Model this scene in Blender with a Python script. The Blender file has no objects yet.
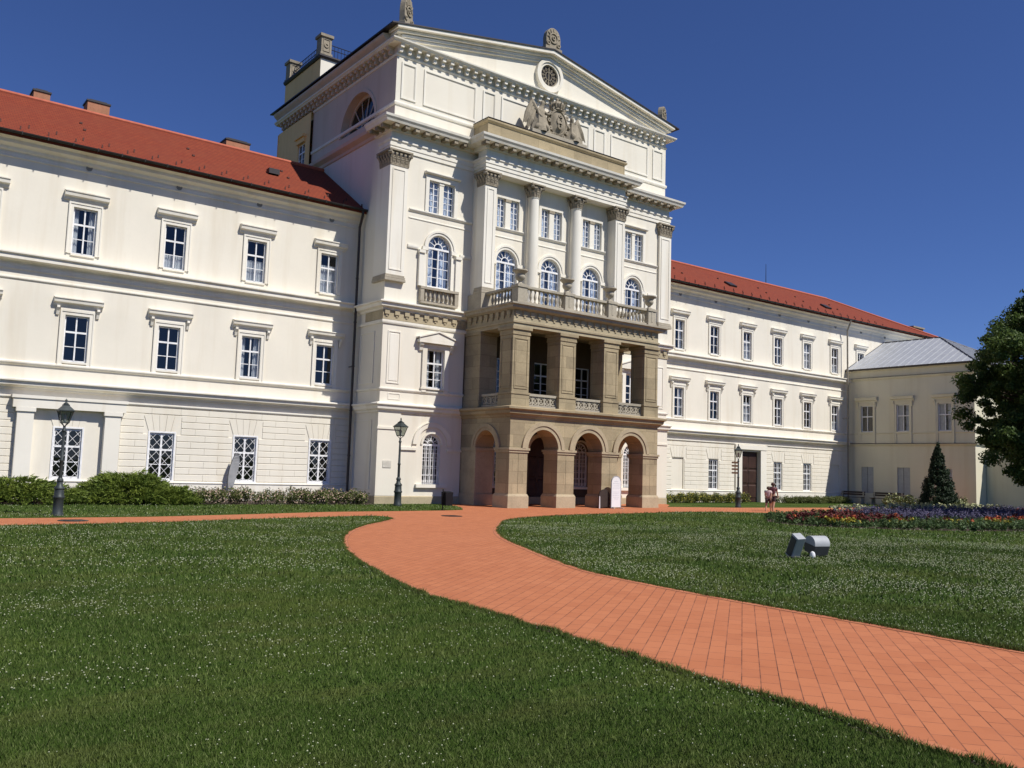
import bpy, bmesh, math, random
import numpy as np
from mathutils import Matrix, Vector, noise
random.seed(7); rng = np.random.default_rng(7)
PI = math.pi
scene = bpy.context.scene
COL = scene.collection

# ------------------------------------------------------------------ materials
def nmat(name):
    m = bpy.data.materials.new(name); m.use_nodes = True
    nt = m.node_tree; nt.nodes.clear()
    out = nt.nodes.new('ShaderNodeOutputMaterial')
    b = nt.nodes.new('ShaderNodeBsdfPrincipled')
    nt.links.new(b.outputs[0], out.inputs[0])
    return m, nt, b, out
def N(nt, t, **kw):
    n = nt.nodes.new(t)
    for k, v in kw.items(): setattr(n, k, v)
    return n
def L(nt, a, b): nt.links.new(a, b)
def coords(nt, scale=(1, 1, 1), rot=(0, 0, 0), kind='Object'):
    tc = N(nt, 'ShaderNodeNewGeometry')
    mp = N(nt, 'ShaderNodeMapping'); mp.inputs['Scale'].default_value = scale; mp.inputs['Rotation'].default_value = rot
    L(nt, tc.outputs['Position'], mp.inputs[0]); return mp.outputs[0]
def ramp(nt, fac, stops):
    r = N(nt, 'ShaderNodeValToRGB'); el = r.color_ramp.elements
    while len(el) < len(stops): el.new(0.5)
    for e, (p, c) in zip(el, stops):
        e.position = p; e.color = (*c, 1) if len(c) == 3 else c
    L(nt, fac, r.inputs[0]); return r.outputs[0]
def noise_t(nt, vec, scale, detail=4, rough=.55):
    n = N(nt, 'ShaderNodeTexNoise'); n.inputs['Scale'].default_value = scale
    n.inputs['Detail'].default_value = detail; n.inputs['Roughness'].default_value = rough
    L(nt, vec, n.inputs['Vector']); return n.outputs[0]
def mixc(nt, fac, a, b, mode='MIX'):
    m = N(nt, 'ShaderNodeMix', data_type='RGBA', blend_type=mode)
    if isinstance(fac, (int, float)): m.inputs[0].default_value = fac
    else: L(nt, fac, m.inputs[0])
    for s, v in ((6, a), (7, b)):
        if isinstance(v, tuple): m.inputs[s].default_value = (*v, 1)
        else: L(nt, v, m.inputs[s])
    return m.outputs[2]
def bump(nt, b, h, strength=.3, dist=.02):
    n = N(nt, 'ShaderNodeBump'); n.inputs['Strength'].default_value = strength; n.inputs['Distance'].default_value = dist
    L(nt, h, n.inputs['Height']); L(nt, n.outputs[0], b.inputs['Normal'])

def stucco(name, c, var=.06, streak=.10, dirt=(.55, .50, .42)):
    m, nt, b, o = nmat(name)
    p = coords(nt)
    big = noise_t(nt, p, .45, 5)
    st = noise_t(nt, coords(nt, (1.6, 1.6, .12)), 1.0, 5, .6)
    fine = noise_t(nt, p, 9, 4)
    c1 = ramp(nt, big, [(.3, tuple(x*(1-var) for x in c)), (.7, tuple(min(1, x*(1+var*.5)) for x in c))])
    f = ramp(nt, st, [(.50, (0, 0, 0)), (.78, (streak*4.2,)*3)])
    c2 = mixc(nt, f, c1, tuple(c[i]*dirt[i]*1.35 for i in range(3)))
    f2 = ramp(nt, fine, [(.35, (.06,)*3), (.65, (0, 0, 0))])
    c3 = mixc(nt, f2, c2, tuple(x*.8 for x in c))
    L(nt, c3, b.inputs['Base Color']); b.inputs['Roughness'].default_value = .88
    b.inputs['Specular IOR Level'].default_value = .2
    bump(nt, b, noise_t(nt, p, 55, 3), .12, .01)
    return m
def stone(name, c, joints=True, var=.22, soot=.35):
    m, nt, b, o = nmat(name)
    p = coords(nt)
    big = noise_t(nt, p, 1.1, 6, .65)
    fine = noise_t(nt, p, 14, 5, .7)
    c1 = ramp(nt, big, [(.28, tuple(x*(1-var) for x in c)), (.5, c), (.75, tuple(x*(1+var*.6) for x in c))])
    if joints:
        sx = N(nt, 'ShaderNodeSeparateXYZ'); L(nt, p, sx.inputs[0])
        ad = N(nt, 'ShaderNodeMath', operation='ADD'); L(nt, sx.outputs[0], ad.inputs[0]); L(nt, sx.outputs[1], ad.inputs[1])
        cb = N(nt, 'ShaderNodeCombineXYZ'); L(nt, ad.outputs[0], cb.inputs[0]); L(nt, sx.outputs[2], cb.inputs[1])
        br = N(nt, 'ShaderNodeTexBrick'); L(nt, cb.outputs[0], br.inputs['Vector'])
        br.inputs['Scale'].default_value = 1; br.inputs['Brick Width'].default_value = 1.15; br.inputs['Row Height'].default_value = .52
        br.inputs['Mortar Size'].default_value = .006; br.inputs['Bias'].default_value = 0
        br.inputs['Color1'].default_value = (.80, .79, .76, 1); br.inputs['Color2'].default_value = (1.12, 1.1, 1.04, 1); br.inputs['Mortar'].default_value = (.5, .47, .42, 1)
        c1 = mixc(nt, 1.0, c1, br.outputs[0], 'MULTIPLY')
    f = ramp(nt, fine, [(.45, (0, 0, 0)), (.75, (soot,)*3)])
    c2 = mixc(nt, f, c1, tuple(x*.45 for x in c))
    L(nt, c2, b.inputs['Base Color']); b.inputs['Roughness'].default_value = .9
    b.inputs['Specular IOR Level'].default_value = .15
    bump(nt, b, fine, .35, .02)
    return m
def plain(name, c, rough=.6, metal=0, var=.12, sc=6, spec=.4):
    m, nt, b, o = nmat(name)
    n = noise_t(nt, coords(nt), sc, 4)
    L(nt, ramp(nt, n, [(.3, tuple(x*(1-var) for x in c)), (.7, tuple(x*(1+var) for x in c))]), b.inputs['Base Color'])
    b.inputs['Roughness'].default_value = rough; b.inputs['Metallic'].default_value = metal
    b.inputs['Specular IOR Level'].default_value = spec
    return m
def leafmat(name, c1, c2, c3, sc=1.2, trans=.25):
    m, nt, b, o = nmat(name)
    p = coords(nt)
    n = noise_t(nt, p, sc, 3); n2 = noise_t(nt, p, sc*9, 2)
    ca = ramp(nt, n, [(.3, c1), (.5, c2), (.72, c3)])
    cb = mixc(nt, ramp(nt, n2, [(.4, (0, 0, 0)), (.7, (.5,)*3)]), ca, tuple(x*1.5 for x in c3))
    L(nt, cb, b.inputs['Base Color']); b.inputs['Roughness'].default_value = .55; b.inputs['Specular IOR Level'].default_value = .25
    t = N(nt, 'ShaderNodeBsdfTranslucent'); L(nt, cb, t.inputs[0])
    mx = N(nt, 'ShaderNodeMixShader'); mx.inputs[0].default_value = trans
    L(nt, b.outputs[0], mx.inputs[1]); L(nt, t.outputs[0], mx.inputs[2]); L(nt, mx.outputs[0], o.inputs[0])
    return m

M = {}
M['stucco'] = stucco('cream_stucco', (.78, .735, .63))
M['trim'] = stucco('cream_trim', (.805, .77, .68), .05, .14)
M['annex'] = stucco('annex_stucco', (.70, .655, .50), .06, .10)
M['ochre'] = stucco('ochre_stucco', (.93, .61, .28))
M['pinkish'] = stucco('pinkish_shaded_stucco', (.62, .51, .42))  # pinkish side stucco; on flank cornice and brackets its darker tone paints shade
M['stone'] = stone('sandstone', (.38, .315, .21))
M['stone_plain'] = stone('sandstone_plain', (.43, .355, .238), False)
M['stone_frieze'] = stone('sandstone_frieze', (.43, .365, .245), False)
M['stone_porch_shade'] = stone('shaded_porch_sandstone', (.13, .095, .065), False)  # sandstone darkened so that the porch's shade is part of the colour
M['stone_grey'] = stone('weathered_stone', (.33, .285, .215), False, .4, .7)
M['stone_bal'] = stone('balcony_stone', (.42, .375, .295), False, .25, .4)
M['white'] = plain('white_paint', (.80, .80, .80), .45)
M['dark_metal'] = plain('dark_metal', (.035, .032, .03), .45, .3)
M['pipe'] = plain('shaded_brown_pipe', (.05, .04, .035), .5, .2)  # shade on the left downpipe is put into this dark brown
M['lamp_iron'] = plain('lamp_iron', (.045, .055, .055), .5, .3, .25)
M['vent_grey'] = plain('vent_grey', (.26, .25, .22), .7)
M['pipe_pale'] = plain('pale_pipe', (.27, .24, .19), .6)
M['plaque'] = plain('plaque_stone', (.58, .55, .48), .7)
M['wood_door'] = plain('door_wood', (.045, .022, .016), .5, 0, .3, 3)
M['bench_wood'] = plain('bench_wood', (.04, .022, .015), .6)
M['interior'] = plain('unlit_room_dark', (.06, .06, .065), .9)  # near-black sheets behind the windows; darkness of unlit rooms is painted in
M['curtain'] = plain('curtain_cloth', (.75, .76, .78), .9)
M['gold'] = plain('brown_sign', (.10, .055, .03), .5)
M['chimney'] = stone('chimney_brick', (.42, .20, .12), False)
M['soil'] = plain('soil', (.06, .04, .028), .95, 0, .3)
M['bin'] = plain('bin_black', (.010, .010, .012), .6, spec=.15)
M['board'] = plain('board_white', (.74, .745, .75), .5, 0, .02)
M['print'] = plain('grey_print', (.55, .55, .60), .6)
M['board_dark'] = plain('board_dark', (.04, .028, .022), .6)
M['flood'] = plain('flood_grey', (.36, .375, .39), .65, .05, .1)
M['flood_dark'] = plain('flood_dark', (.05, .053, .06), .5, .2)
M['skin'] = plain('skin', (.40, .23, .155), .6, 0, .05)
M['hair'] = plain('brown_hair', (.06, .025, .015), .6)
M['cloth_red'] = plain('maroon_cloth', (.15, .055, .06), .85)
M['cloth_pale'] = plain('pale_pink_cloth', (.62, .46, .44), .85)
M['cloth_dark'] = plain('dark_cloth', (.05, .03, .035), .85)
M['flag'] = plain('grey_mesh_cloth', (.33, .33, .33), .8)
M['zinc'] = plain('zinc_roof', (.42, .435, .46), .5, .15, .08, 2)
M['tree_leaf'] = leafmat('tree_leaf', (.034, .062, .016), (.060, .102, .024), (.105, .15, .036), .6, .35)
M['juniper'] = leafmat('juniper_leaf', (.055, .095, .016), (.11, .155, .026), (.19, .235, .04), 1.4, .2)
M['conifer'] = leafmat('conifer_leaf', (.012, .026, .012), (.020, .036, .016), (.03, .05, .022), 1.5, .1)
M['hedge'] = leafmat('hedge_leaf', (.055, .07, .02), (.085, .105, .028), (.12, .135, .04), 2, .2)
M['bark'] = plain('bark', (.07, .05, .035), .95, 0, .35, 8)
M['twig'] = plain('twig', (.08, .055, .035), .95)
M['blossom'] = plain('blossom_pink', (.40, .29, .22), .8, 0, .3, 30)
M['clover'] = plain('clover_white', (.38, .40, .25), .8, 0, .3, 30)
M['f_red'] = plain('flower_red', (.10, .013, .011), .7, 0, .4, 5)
M['f_orange'] = plain('flower_orange', (.42, .09, .025), .7)
M['f_yellow'] = plain('flower_yellow', (.34, .30, .03), .7)
M['f_cream'] = plain('flower_cream', (.40, .41, .22), .7)
M['f_purple'] = plain('flower_purple', (.085, .075, .135), .8, 0, .3, 4)
M['f_leaf'] = leafmat('bed_leaf', (.03, .06, .02), (.05, .09, .03), (.09, .13, .04), 2)

def glassmat(name, tint, ior=2.0):
    m, nt, b, o = nmat(name)
    nt.nodes.remove(b)
    lw_ = N(nt, 'ShaderNodeLayerWeight'); lw_.inputs['Blend'].default_value = .5
    pw = N(nt, 'ShaderNodeMath', operation='POWER'); pw.inputs[1].default_value = 4; L(nt, lw_.outputs['Facing'], pw.inputs[0])
    fr = N(nt, 'ShaderNodeMapRange'); fr.inputs['To Min'].default_value = ior; fr.inputs['To Max'].default_value = 1; L(nt, pw.outputs[0], fr.inputs['Value'])
    tr = N(nt, 'ShaderNodeBsdfTransparent'); tr.inputs[0].default_value = (*tint, 1)
    gl = N(nt, 'ShaderNodeBsdfGlossy'); gl.inputs['Roughness'].default_value = .02
    bp = N(nt, 'ShaderNodeBump'); bp.inputs['Strength'].default_value = .06; bp.inputs['Distance'].default_value = .05
    L(nt, noise_t(nt, coords(nt), 1.7, 2), bp.inputs['Height']); L(nt, bp.outputs[0], gl.inputs['Normal'])
    mx = N(nt, 'ShaderNodeMixShader')
    L(nt, fr.outputs[0], mx.inputs[0]); L(nt, tr.outputs[0], mx.inputs[1]); L(nt, gl.outputs[0], mx.inputs[2]); L(nt, mx.outputs[0], o.inputs[0])
    return m
M['glass'] = glassmat('window_glass', (.70, .73, .75), .07)
M['glass_hi'] = glassmat('upper_window_glass', (.80, .87, .96), .13)
M['lamp_glass'] = glassmat('lantern_glass', (.55, .58, .55), .08)

def roofmat():
    m, nt, b, o = nmat('red_roof_tiles')
    p = coords(nt)
    sx = N(nt, 'ShaderNodeSeparateXYZ'); L(nt, p, sx.inputs[0])
    mu = N(nt, 'ShaderNodeMath', operation='MULTIPLY'); mu.inputs[1].default_value = 1.86; L(nt, sx.outputs[2], mu.inputs[0])
    cb = N(nt, 'ShaderNodeCombineXYZ'); L(nt, sx.outputs[0], cb.inputs[0]); L(nt, mu.outputs[0], cb.inputs[1])
    br = N(nt, 'ShaderNodeTexBrick'); L(nt, cb.outputs[0], br.inputs['Vector'])
    br.inputs['Scale'].default_value = 1; br.inputs['Brick Width'].default_value = .19; br.inputs['Row Height'].default_value = .17; br.inputs['Mortar Size'].default_value = .012
    br.inputs['Color1'].default_value = (.225, .047, .020, 1); br.inputs['Color2'].default_value = (.19, .034, .016, 1); br.inputs['Mortar'].default_value = (.11, .025, .014, 1)
    n = noise_t(nt, p, .8, 5)
    c = mixc(nt, ramp(nt, n, [(.35, (.0,)*3), (.7, (.45,)*3)]), br.outputs[0], (.17, .042, .022))
    L(nt, c, b.inputs['Base Color']); b.inputs['Roughness'].default_value = .8; b.inputs['Specular IOR Level'].default_value = .2
    bump(nt, b, br.outputs['Fac'], -.5, .02)
    return m
M['roof'] = roofmat()
M['ridge'] = plain('ridge_tiles', (.42, .11, .06), .8)
M['guard'] = plain('guard_metal', (.09, .03, .022), .7)
M['roof_dark'] = plain('dark_tin', (.045, .04, .042), .5, .4)

def pathmat():
    m, nt, b, o = nmat('brick_paving')
    p = coords(nt, rot=(0, 0, math.radians(-38)))
    br = N(nt, 'ShaderNodeTexBrick'); L(nt, p, br.inputs['Vector'])
    br.inputs['Scale'].default_value = 1; br.inputs['Brick Width'].default_value = .31; br.inputs['Row Height'].default_value = .150; br.inputs['Mortar Size'].default_value = .0048
    br.inputs['Mortar Smooth'].default_value = .3
    br.inputs['Color1'].default_value = (.455, .160, .068, 1); br.inputs['Color2'].default_value = (.385, .126, .052, 1); br.inputs['Mortar'].default_value = (.14, .048, .028, 1)
    n = noise_t(nt, coords(nt), .55, 6, .65); n2 = noise_t(nt, coords(nt), 40, 3); n4 = noise_t(nt, coords(nt, (1, 1, 1), (0, 0, .5)), 2.3, 5, .7)
    c = mixc(nt, ramp(nt, n, [(.3, (.0,)*3), (.75, (.6,)*3)]), br.outputs[0], (.475, .18, .085))
    c = mixc(nt, ramp(nt, n4, [(.52, (0,)*3), (.78, (.5,)*3)]), c, (.31, .10, .045))
    # keep the joints readable after the blotches
    jn = ramp(nt, noise_t(nt, coords(nt), 3.1, 4, .7), [(.36, (.30, .115, .062)), (.56, (.10, .036, .022)), (.75, (.055, .024, .016))])
    c = mixc(nt, br.outputs['Fac'], c, jn)
    c = mixc(nt, ramp(nt, n2, [(.45, (0,)*3), (.8, (.25,)*3)]), c, (.34, .125, .075))
    L(nt, c, b.inputs['Base Color']); b.inputs['Roughness'].default_value = .85; b.inputs['Specular IOR Level'].default_value = .25
    bump(nt, b, br.outputs['Fac'], -.4, .006)
    return m
M['path'] = pathmat()
def grassmat(name, bl=False):
    m, nt, b, o = nmat(name)
    p = coords(nt)
    n1 = noise_t(nt, p, .32, 5, .6); n2 = noise_t(nt, p, 22, 4, .7)
    n3 = noise_t(nt, coords(nt, (.5, 1.4, 1), (0, 0, .25)), 1.1, 4, .65)
    ca = ramp(nt, n1, [(.28, (.034, .065, .010)), (.5, (.050, .087, .014)), (.72, (.082, .110, .020))])
    cb = mixc(nt, ramp(nt, n3, [(.48, (0,)*3), (.74, (.6,)*3)]), ca, (.115, .118, .035))
    if not bl:
        cb = mixc(nt, ramp(nt, n2, [(.38, (.65,)*3), (.55, (0,)*3)]), cb, (.022, .042, .010))
    else:
        pi_ = N(nt, 'ShaderNodeNewGeometry')
        cb = mixc(nt, ramp(nt, pi_.outputs['Random Per Island'], [(.30, (.0,)*3), (.8, (.35,)*3), (1, (.95,)*3)]), cb, (.17, .205, .075))
    L(nt, cb, b.inputs['Base Color']); b.inputs['Roughness'].default_value = .8; b.inputs['Specular IOR Level'].default_value = .06
    if not bl: bump(nt, b, n2, .9, .05)
    return m
M['grass'] = grassmat('lawn_grass'); M['blade'] = grassmat('grass_blades', True)

# ------------------------------------------------------------------ mesh builder
class MB:
    def __init__(s): s.v = []; s.f = []; s.T = None; s.mi = []; s.cur = 0
    def pt(s, p):
        if s.T is not None: p = s.T @ Vector(p)
        s.v.append((p[0], p[1], p[2])); return len(s.v)-1
    def face(s, pts):
        s.f.append([s.pt(p) for p in pts]); s.mi.append(s.cur)
    def fi(s, idx): s.f.append(list(idx)); s.mi.append(s.cur)
    def box(s, x0, x1, y0, y1, z0, z1, tx=0, ty=0):
        # tx, ty: inset of the top
        i = [s.pt(p) for p in ((x0, y0, z0), (x1, y0, z0), (x1, y1, z0), (x0, y1, z0), (x0+tx, y0+ty, z1), (x1-tx, y0+ty, z1), (x1-tx, y1-ty, z1), (x0+tx, y1-ty, z1))]
        for q in ((3, 2, 1, 0), (4, 5, 6, 7), (0, 1, 5, 4), (1, 2, 6, 5), (2, 3, 7, 6), (3, 0, 4, 7)): s.fi([i[k] for k in q])
    def prism(s, pts, y0, y1):
        # polygon in (x,z), extruded along y
        n = len(pts); a = [s.pt((p[0], y0, p[1])) for p in pts]; b = [s.pt((p[0], y1, p[1])) for p in pts]
        s.fi(a); s.fi(b[::-1])
        for k in range(n): s.fi([a[k], b[k], b[(k+1) % n], a[(k+1) % n]])
    def prismx(s, pts, x0, x1):
        n = len(pts); a = [s.pt((x0, p[0], p[1])) for p in pts]; b = [s.pt((x1, p[0], p[1])) for p in pts]
        s.fi(a[::-1]); s.fi(b)
        for k in range(n): s.fi([a[k], a[(k+1) % n], b[(k+1) % n], b[k]])
    def frustum(s, x0, x1, z0, z1, ys, yf, ins):
        # raised panel: rectangle at ys, smaller rectangle at yf
        a = [s.pt((x, ys, z)) for x, z in ((x0, z0), (x1, z0), (x1, z1), (x0, z1))]
        b = [s.pt((x, yf, z)) for x, z in ((x0+ins, z0+ins), (x1-ins, z0+ins), (x1-ins, z1-ins), (x0+ins, z1-ins))]
        s.fi(b)
        for k in range(4): s.fi([a[k], a[(k+1) % 4], b[(k+1) % 4], b[k]])
    def rectframe(s, x0, x1, z0, z1, w, y0, y1):
        s.box(x0, x1, y0, y1, z0, z0+w); s.box(x0, x1, y0, y1, z1-w, z1)
        s.box(x0, x0+w, y0, y1, z0+w, z1-w); s.box(x1-w, x1, y0, y1, z0+w, z1-w)
    def band(s, cx, cz, r0, r1, y0, y1, a0=0, a1=PI, n=24):
        full = abs(a1-a0-2*PI) < 1e-6
        rows = []
        for k in range(n+1):
            a = a0+(a1-a0)*k/n; c, q = math.cos(a), math.sin(a)
            rows.append([s.pt((cx+r*c, y, cz+r*q)) for r, y in ((r0, y0), (r1, y0), (r1, y1), (r0, y1))])
        for k in range(n):
            a, b = rows[k], rows[k+1]
            for j in range(4): s.fi([a[j], a[(j+1) % 4], b[(j+1) % 4], b[j]])
        if not full: s.fi(rows[0]); s.fi(rows[-1][::-1])
    def disc(s, cx, cz, r, y, a0=0, a1=2*PI, n=28):
        pts = [(cx+r*math.cos(a0+(a1-a0)*k/n), y, cz+r*math.sin(a0+(a1-a0)*k/n)) for k in range(n + (0 if abs(a1-a0-2*PI) < 1e-6 else 1))]
        s.face(pts)
    def lathe(s, prof, n=16, x=0, y=0, z=0, cap=True):
        rows = []
        for r, h in prof: rows.append([s.pt((x+r*math.cos(2*PI*k/n), y+r*math.sin(2*PI*k/n), z+h)) for k in range(n)])
        for a, b in zip(rows[:-1], rows[1:]):
            for k in range(n): s.fi([a[k], a[(k+1) % n], b[(k+1) % n], b[k]])
        if cap: s.fi(rows[0][::-1]); s.fi(rows[-1])
    def tube(s, p, q, r0, r1=None, n=8):
        r1 = r0 if r1 is None else r1
        p, q = Vector(p), Vector(q); d = (q-p).normalized()
        u = d.orthogonal().normalized(); w = d.cross(u)
        a = [s.pt(p+r0*(u*math.cos(2*PI*k/n)+w*math.sin(2*PI*k/n))) for k in range(n)]
        b = [s.pt(q+r1*(u*math.cos(2*PI*k/n)+w*math.sin(2*PI*k/n))) for k in range(n)]
        for k in range(n): s.fi([a[k], a[(k+1) % n], b[(k+1) % n], b[k]])
        s.fi(a[::-1]); s.fi(b)
    def moulding(s, path, prof, closed=False):
        # path: plan points, outward on the right hand of travel; prof: (out,z) outline
        P = [Vector((p[0], p[1])) for p in path]; n = len(P); off = []
        def nrm(a, b):
            d = (b-a).normalized(); return Vector((d.y, -d.x))
        for i in range(n):
            if i == 0: m = nrm(P[0], P[1])
            elif i == n-1: m = nrm(P[-2], P[-1])
            else:
                a, b = nrm(P[i-1], P[i]), nrm(P[i], P[i+1]); m = (a+b); m = m/(m.dot(a) or 1)
            off.append(m)
        rows = [[s.pt((P[i].x+off[i].x*o, P[i].y+off[i].y*o, z)) for o, z in prof] for i in range(n)]
        k = len(prof)
        for a, b in zip(rows[:-1], rows[1:]):
            for j in range(k): s.fi([a[j], b[j], b[(j+1) % k], a[(j+1) % k]])
        s.fi(rows[0]); s.fi(rows[-1][::-1])
    def wall(s, u0, u1, z0, z1, ops, y=0.0, depth=.22):
        us = sorted({u0, u1, *[o[0] for o in ops], *[o[1] for o in ops]}); us = [u for u in us if u0 <= u <= u1]
        zs = {z0, z1}
        for o in ops:
            zs |= {o[2], o[3]}
            if o[4]: zs.add(o[3]+(o[1]-o[0])/2)
        zs = sorted(z for z in zs if z0 <= z <= z1)
        box = [(o[0], o[1], o[2], o[3]+((o[1]-o[0])/2 if o[4] else 0)) for o in ops]
        for a, b in zip(us[:-1], us[1:]):
            for c, d in zip(zs[:-1], zs[1:]):
                mu, mz = (a+b)/2, (c+d)/2
                if any(q[0] < mu < q[1] and q[2] < mz < q[3] for q in box): continue
                s.face([(a, y, c), (b, y, c), (b, y, d), (a, y, d)])
        for o, q in zip(ops, box):
            a, b, c, d = q; r = (b-a)/2; cx = (a+b)/2; sp = o[3]; y1 = y+depth
            s.face([(a, y, c), (a, y, sp), (a, y1, sp), (a, y1, c)]); s.face([(b, y, c), (b, y1, c), (b, y1, sp), (b, y, sp)])
            if c > z0+1e-4: s.face([(a, y, c), (a, y1, c), (b, y1, c), (b, y, c)])
            if not o[4]: s.face([(a, y, d), (b, y, d), (b, y1, d), (a, y1, d)])
            else:
                n = 20
                for k in range(n):
                    t0, t1 = PI-PI*k/n, PI-PI*(k+1)/n
                    x0, w0, x1, w1 = cx+r*math.cos(t0), sp+r*math.sin(t0), cx+r*math.cos(t1), sp+r*math.sin(t1)
                    s.face([(x0, y, w0), (x1, y, w1), (x1, y, d), (x0, y, d)])
                    s.face([(x0, y, w0), (x0, y1, w0), (x1, y1, w1), (x1, y, w1)])
    def mesh(s, name, mats, smooth=False):
        me = bpy.data.meshes.new(name); me.from_pydata(s.v, [], s.f)
        for m in (mats if isinstance(mats, list) else [mats]): me.materials.append(M[m] if isinstance(m, str) else m)
        if any(s.mi): me.polygons.foreach_set('material_index', s.mi)
        me.polygons.foreach_set('use_smooth', [smooth]*len(me.polygons)); me.update()
        return me
    def build(s, name, mats, parent=None, smooth=False, bevel=0, loc=None, rotz=0):
        o = bpy.data.objects.new(name, s.mesh(name, mats, smooth)); COL.objects.link(o)
        put(o, parent, loc, rotz)
        if bevel:
            md = o.modifiers.new('bevel', 'BEVEL'); md.width = bevel; md.segments = 2; md.limit_method = 'ANGLE'
        if smooth:
            o.data.set_sharp_from_angle(angle=math.radians(42))
        return o
BASE = {}
def put(o, parent, loc=None, rotz=0):
    # meshes come in world coordinates unless loc is given
    w = Vector(loc) if loc is not None else Vector((0, 0, 0))
    if parent is not None:
        o.parent = parent
        w = w - BASE.get(parent.name, Vector((0, 0, 0))) if parent.name in BASE else w
    o.location = w; o.rotation_euler = (0, 0, rotz)
def tag(o, label=None, cat=None, group=None, kind=None):
    for k, v in (('label', label), ('category', cat), ('group', group), ('kind', kind)):
        if v: o[k] = v
    return o
def thing(name, label, cat, loc=(0, 0, 0), group=None, rotz=0):
    o = bpy.data.objects.new(name, None); COL.objects.link(o); o.location = loc; o.rotation_euler = (0, 0, rotz); o.empty_display_size = .3
    BASE[o.name] = Vector(loc) if rotz == 0 else Vector((0, 0, 0))
    return tag(o, label, cat, group)
def inst(name, me, parent, loc=(0, 0, 0), rotz=0, world=True):
    o = bpy.data.objects.new(name, me); COL.objects.link(o); o.parent = parent
    l = Vector(loc)
    if world and parent is not None and parent.name in BASE: l = l-BASE[parent.name]
    o.location = l; o.rotation_euler = (0, 0, rotz); return o
def copy_tree(o, parent=None, loc=None, rotz=None, scale=None):
    c = o.copy(); COL.objects.link(c)
    if parent: c.parent = parent
    if loc is not None: c.location = loc
    if rotz is not None: c.rotation_euler = (0, 0, rotz)
    if scale is not None: c.scale = (scale,)*3
    for ch in list(o.children): copy_tree(ch, c)
    return c

# ------------------------------------------------------------------ windows (local: x along wall, -y outward, z up from the sill)
def bars(mb, w, h, y0=.07, y1=.115, ow=.06, mull=.05, tr=.36, low=1, up=0, cols=1):
    mb.rectframe(-w/2, w/2, 0, h, ow, y0, y1)
    zt = h*(1-tr)
    if tr: mb.box(-w/2+ow, w/2-ow, y0-.01, y1, zt-.035, zt+.035)
    mb.box(-mull/2, mull/2, y0-.015, y1, ow, (zt-.035) if tr else h-ow)
    if tr: mb.box(-mull/2, mull/2, y0-.015, y1, zt+.035, h-ow)
    for sx in (-1, 1):
        a, b = (mull/2, w/2-ow) if sx > 0 else (-w/2+ow, -mull/2)
        for k in range(low):
            z = ow+(zt-.035-ow)*(k+1)/(low+1); mb.box(a, b, y0+.012, y1-.006, z-.014, z+.014)
        for k in range(up):
            z = zt+.035+(h-ow-zt-.035)*(k+1)/(up+1); mb.box(a, b, y0+.012, y1-.006, z-.014, z+.014)
        for k in range(1, cols):
            x = a+(b-a)*k/cols; mb.box(x-.012, x+.012, y0+.014, y1-.008, ow, h-ow)
def arch_bars(mb, w, hs, y0=.08, y1=.13, ow=.06, rows=3, cols=1):
    r = w/2
    mb.box(-r, -r+ow, y0, y1, 0, hs); mb.box(r-ow, r, y0, y1, 0, hs); mb.box(-r+ow, r-ow, y0, y1, 0, ow)
    mb.band(0, hs, r-ow, r, y0, y1)
    mb.box(-r+ow, r-ow, y0-.02, y1, hs-.05, hs+.04)
    mb.box(-.03, .03, y0-.01, y1, ow, hs-.05)
    for sx in (-1, 1):
        a, b = (.03, r-ow) if sx > 0 else (-r+ow, -.03)
        for k in range(rows-1):
            z = ow+(hs-.05-ow)*(k+1)/rows; mb.box(a, b, y0+.012, y1-.006, z-.014, z+.014)
        for k in range(1, cols+1):
            x = a+(b-a)*k/(cols+1); mb.box(x-.012, x+.012, y0+.014, y1-.008, ow, hs-.05)
    mb.band(0, hs+.04, r*.36-.02, r*.36+.02, y0+.012, y1-.006, n=12)
    for k in range(1, 6):
        a = PI*k/6; c, q = math.cos(a), math.sin(a)
        p = Vector((c*r*.36, 0, q*r*.36)); e = Vector((c*(r-ow), 0, q*(r-ow)-.03)); t = Vector((-q, 0, c))*.014
        mb.prism([((p+t).x, hs+.04+(p+t).z), ((e+t).x, hs+.04+(e+t).z), ((e-t).x, hs+.04+(e-t).z), ((p-t).x, hs+.04+(p-t).z)], y0+.013, y1-.007)
def pane_rect(w, h, y=.1):
    m = MB(); m.face([(-w/2+.01, y, .01), (w/2-.01, y, .01), (w/2-.01, y, h-.01), (-w/2+.01, y, h-.01)]); return m
def pane_arch(w, hs, y=.115):
    m = MB(); r = w/2-.01; m.face([(-r, y, .01), (r, y, .01)]+[(r*math.cos(PI*k/20), y, hs+r*math.sin(PI*k/20)) for k in range(21)]); return m
def lattice(w, h, y0=.02, y1=.04, nx=3, nz=5):
    m = MB(); t = .0065
    # crossing diagonals clipped to the opening
    sx, sz = w/nx, h/nz
    for s_ in (1, -1):
        for k in range(-nz, nx+nz+1):
            pts = []
            x0 = -w/2+k*sx
            for i in range(0, 401):
                z = h*i/400; x = x0+s_*z*(sx/sz)
                if -w/2+.04 <= x <= w/2-.04 and .04 <= z <= h-.04: pts.append((x, z))
            if len(pts) > 4:
                a, b = pts[0], pts[-1]; d = Vector((b[0]-a[0], b[1]-a[1])).normalized(); n = Vector((-d.y, d.x))*t
                yy = y0 if s_ > 0 else y0+.0205
                m.prism([(a[0]+n.x, a[1]+n.y), (b[0]+n.x, b[1]+n.y), (b[0]-n.x, b[1]-n.y), (a[0]-n.x, a[1]-n.y)], yy, yy+.02)
    return m
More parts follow.
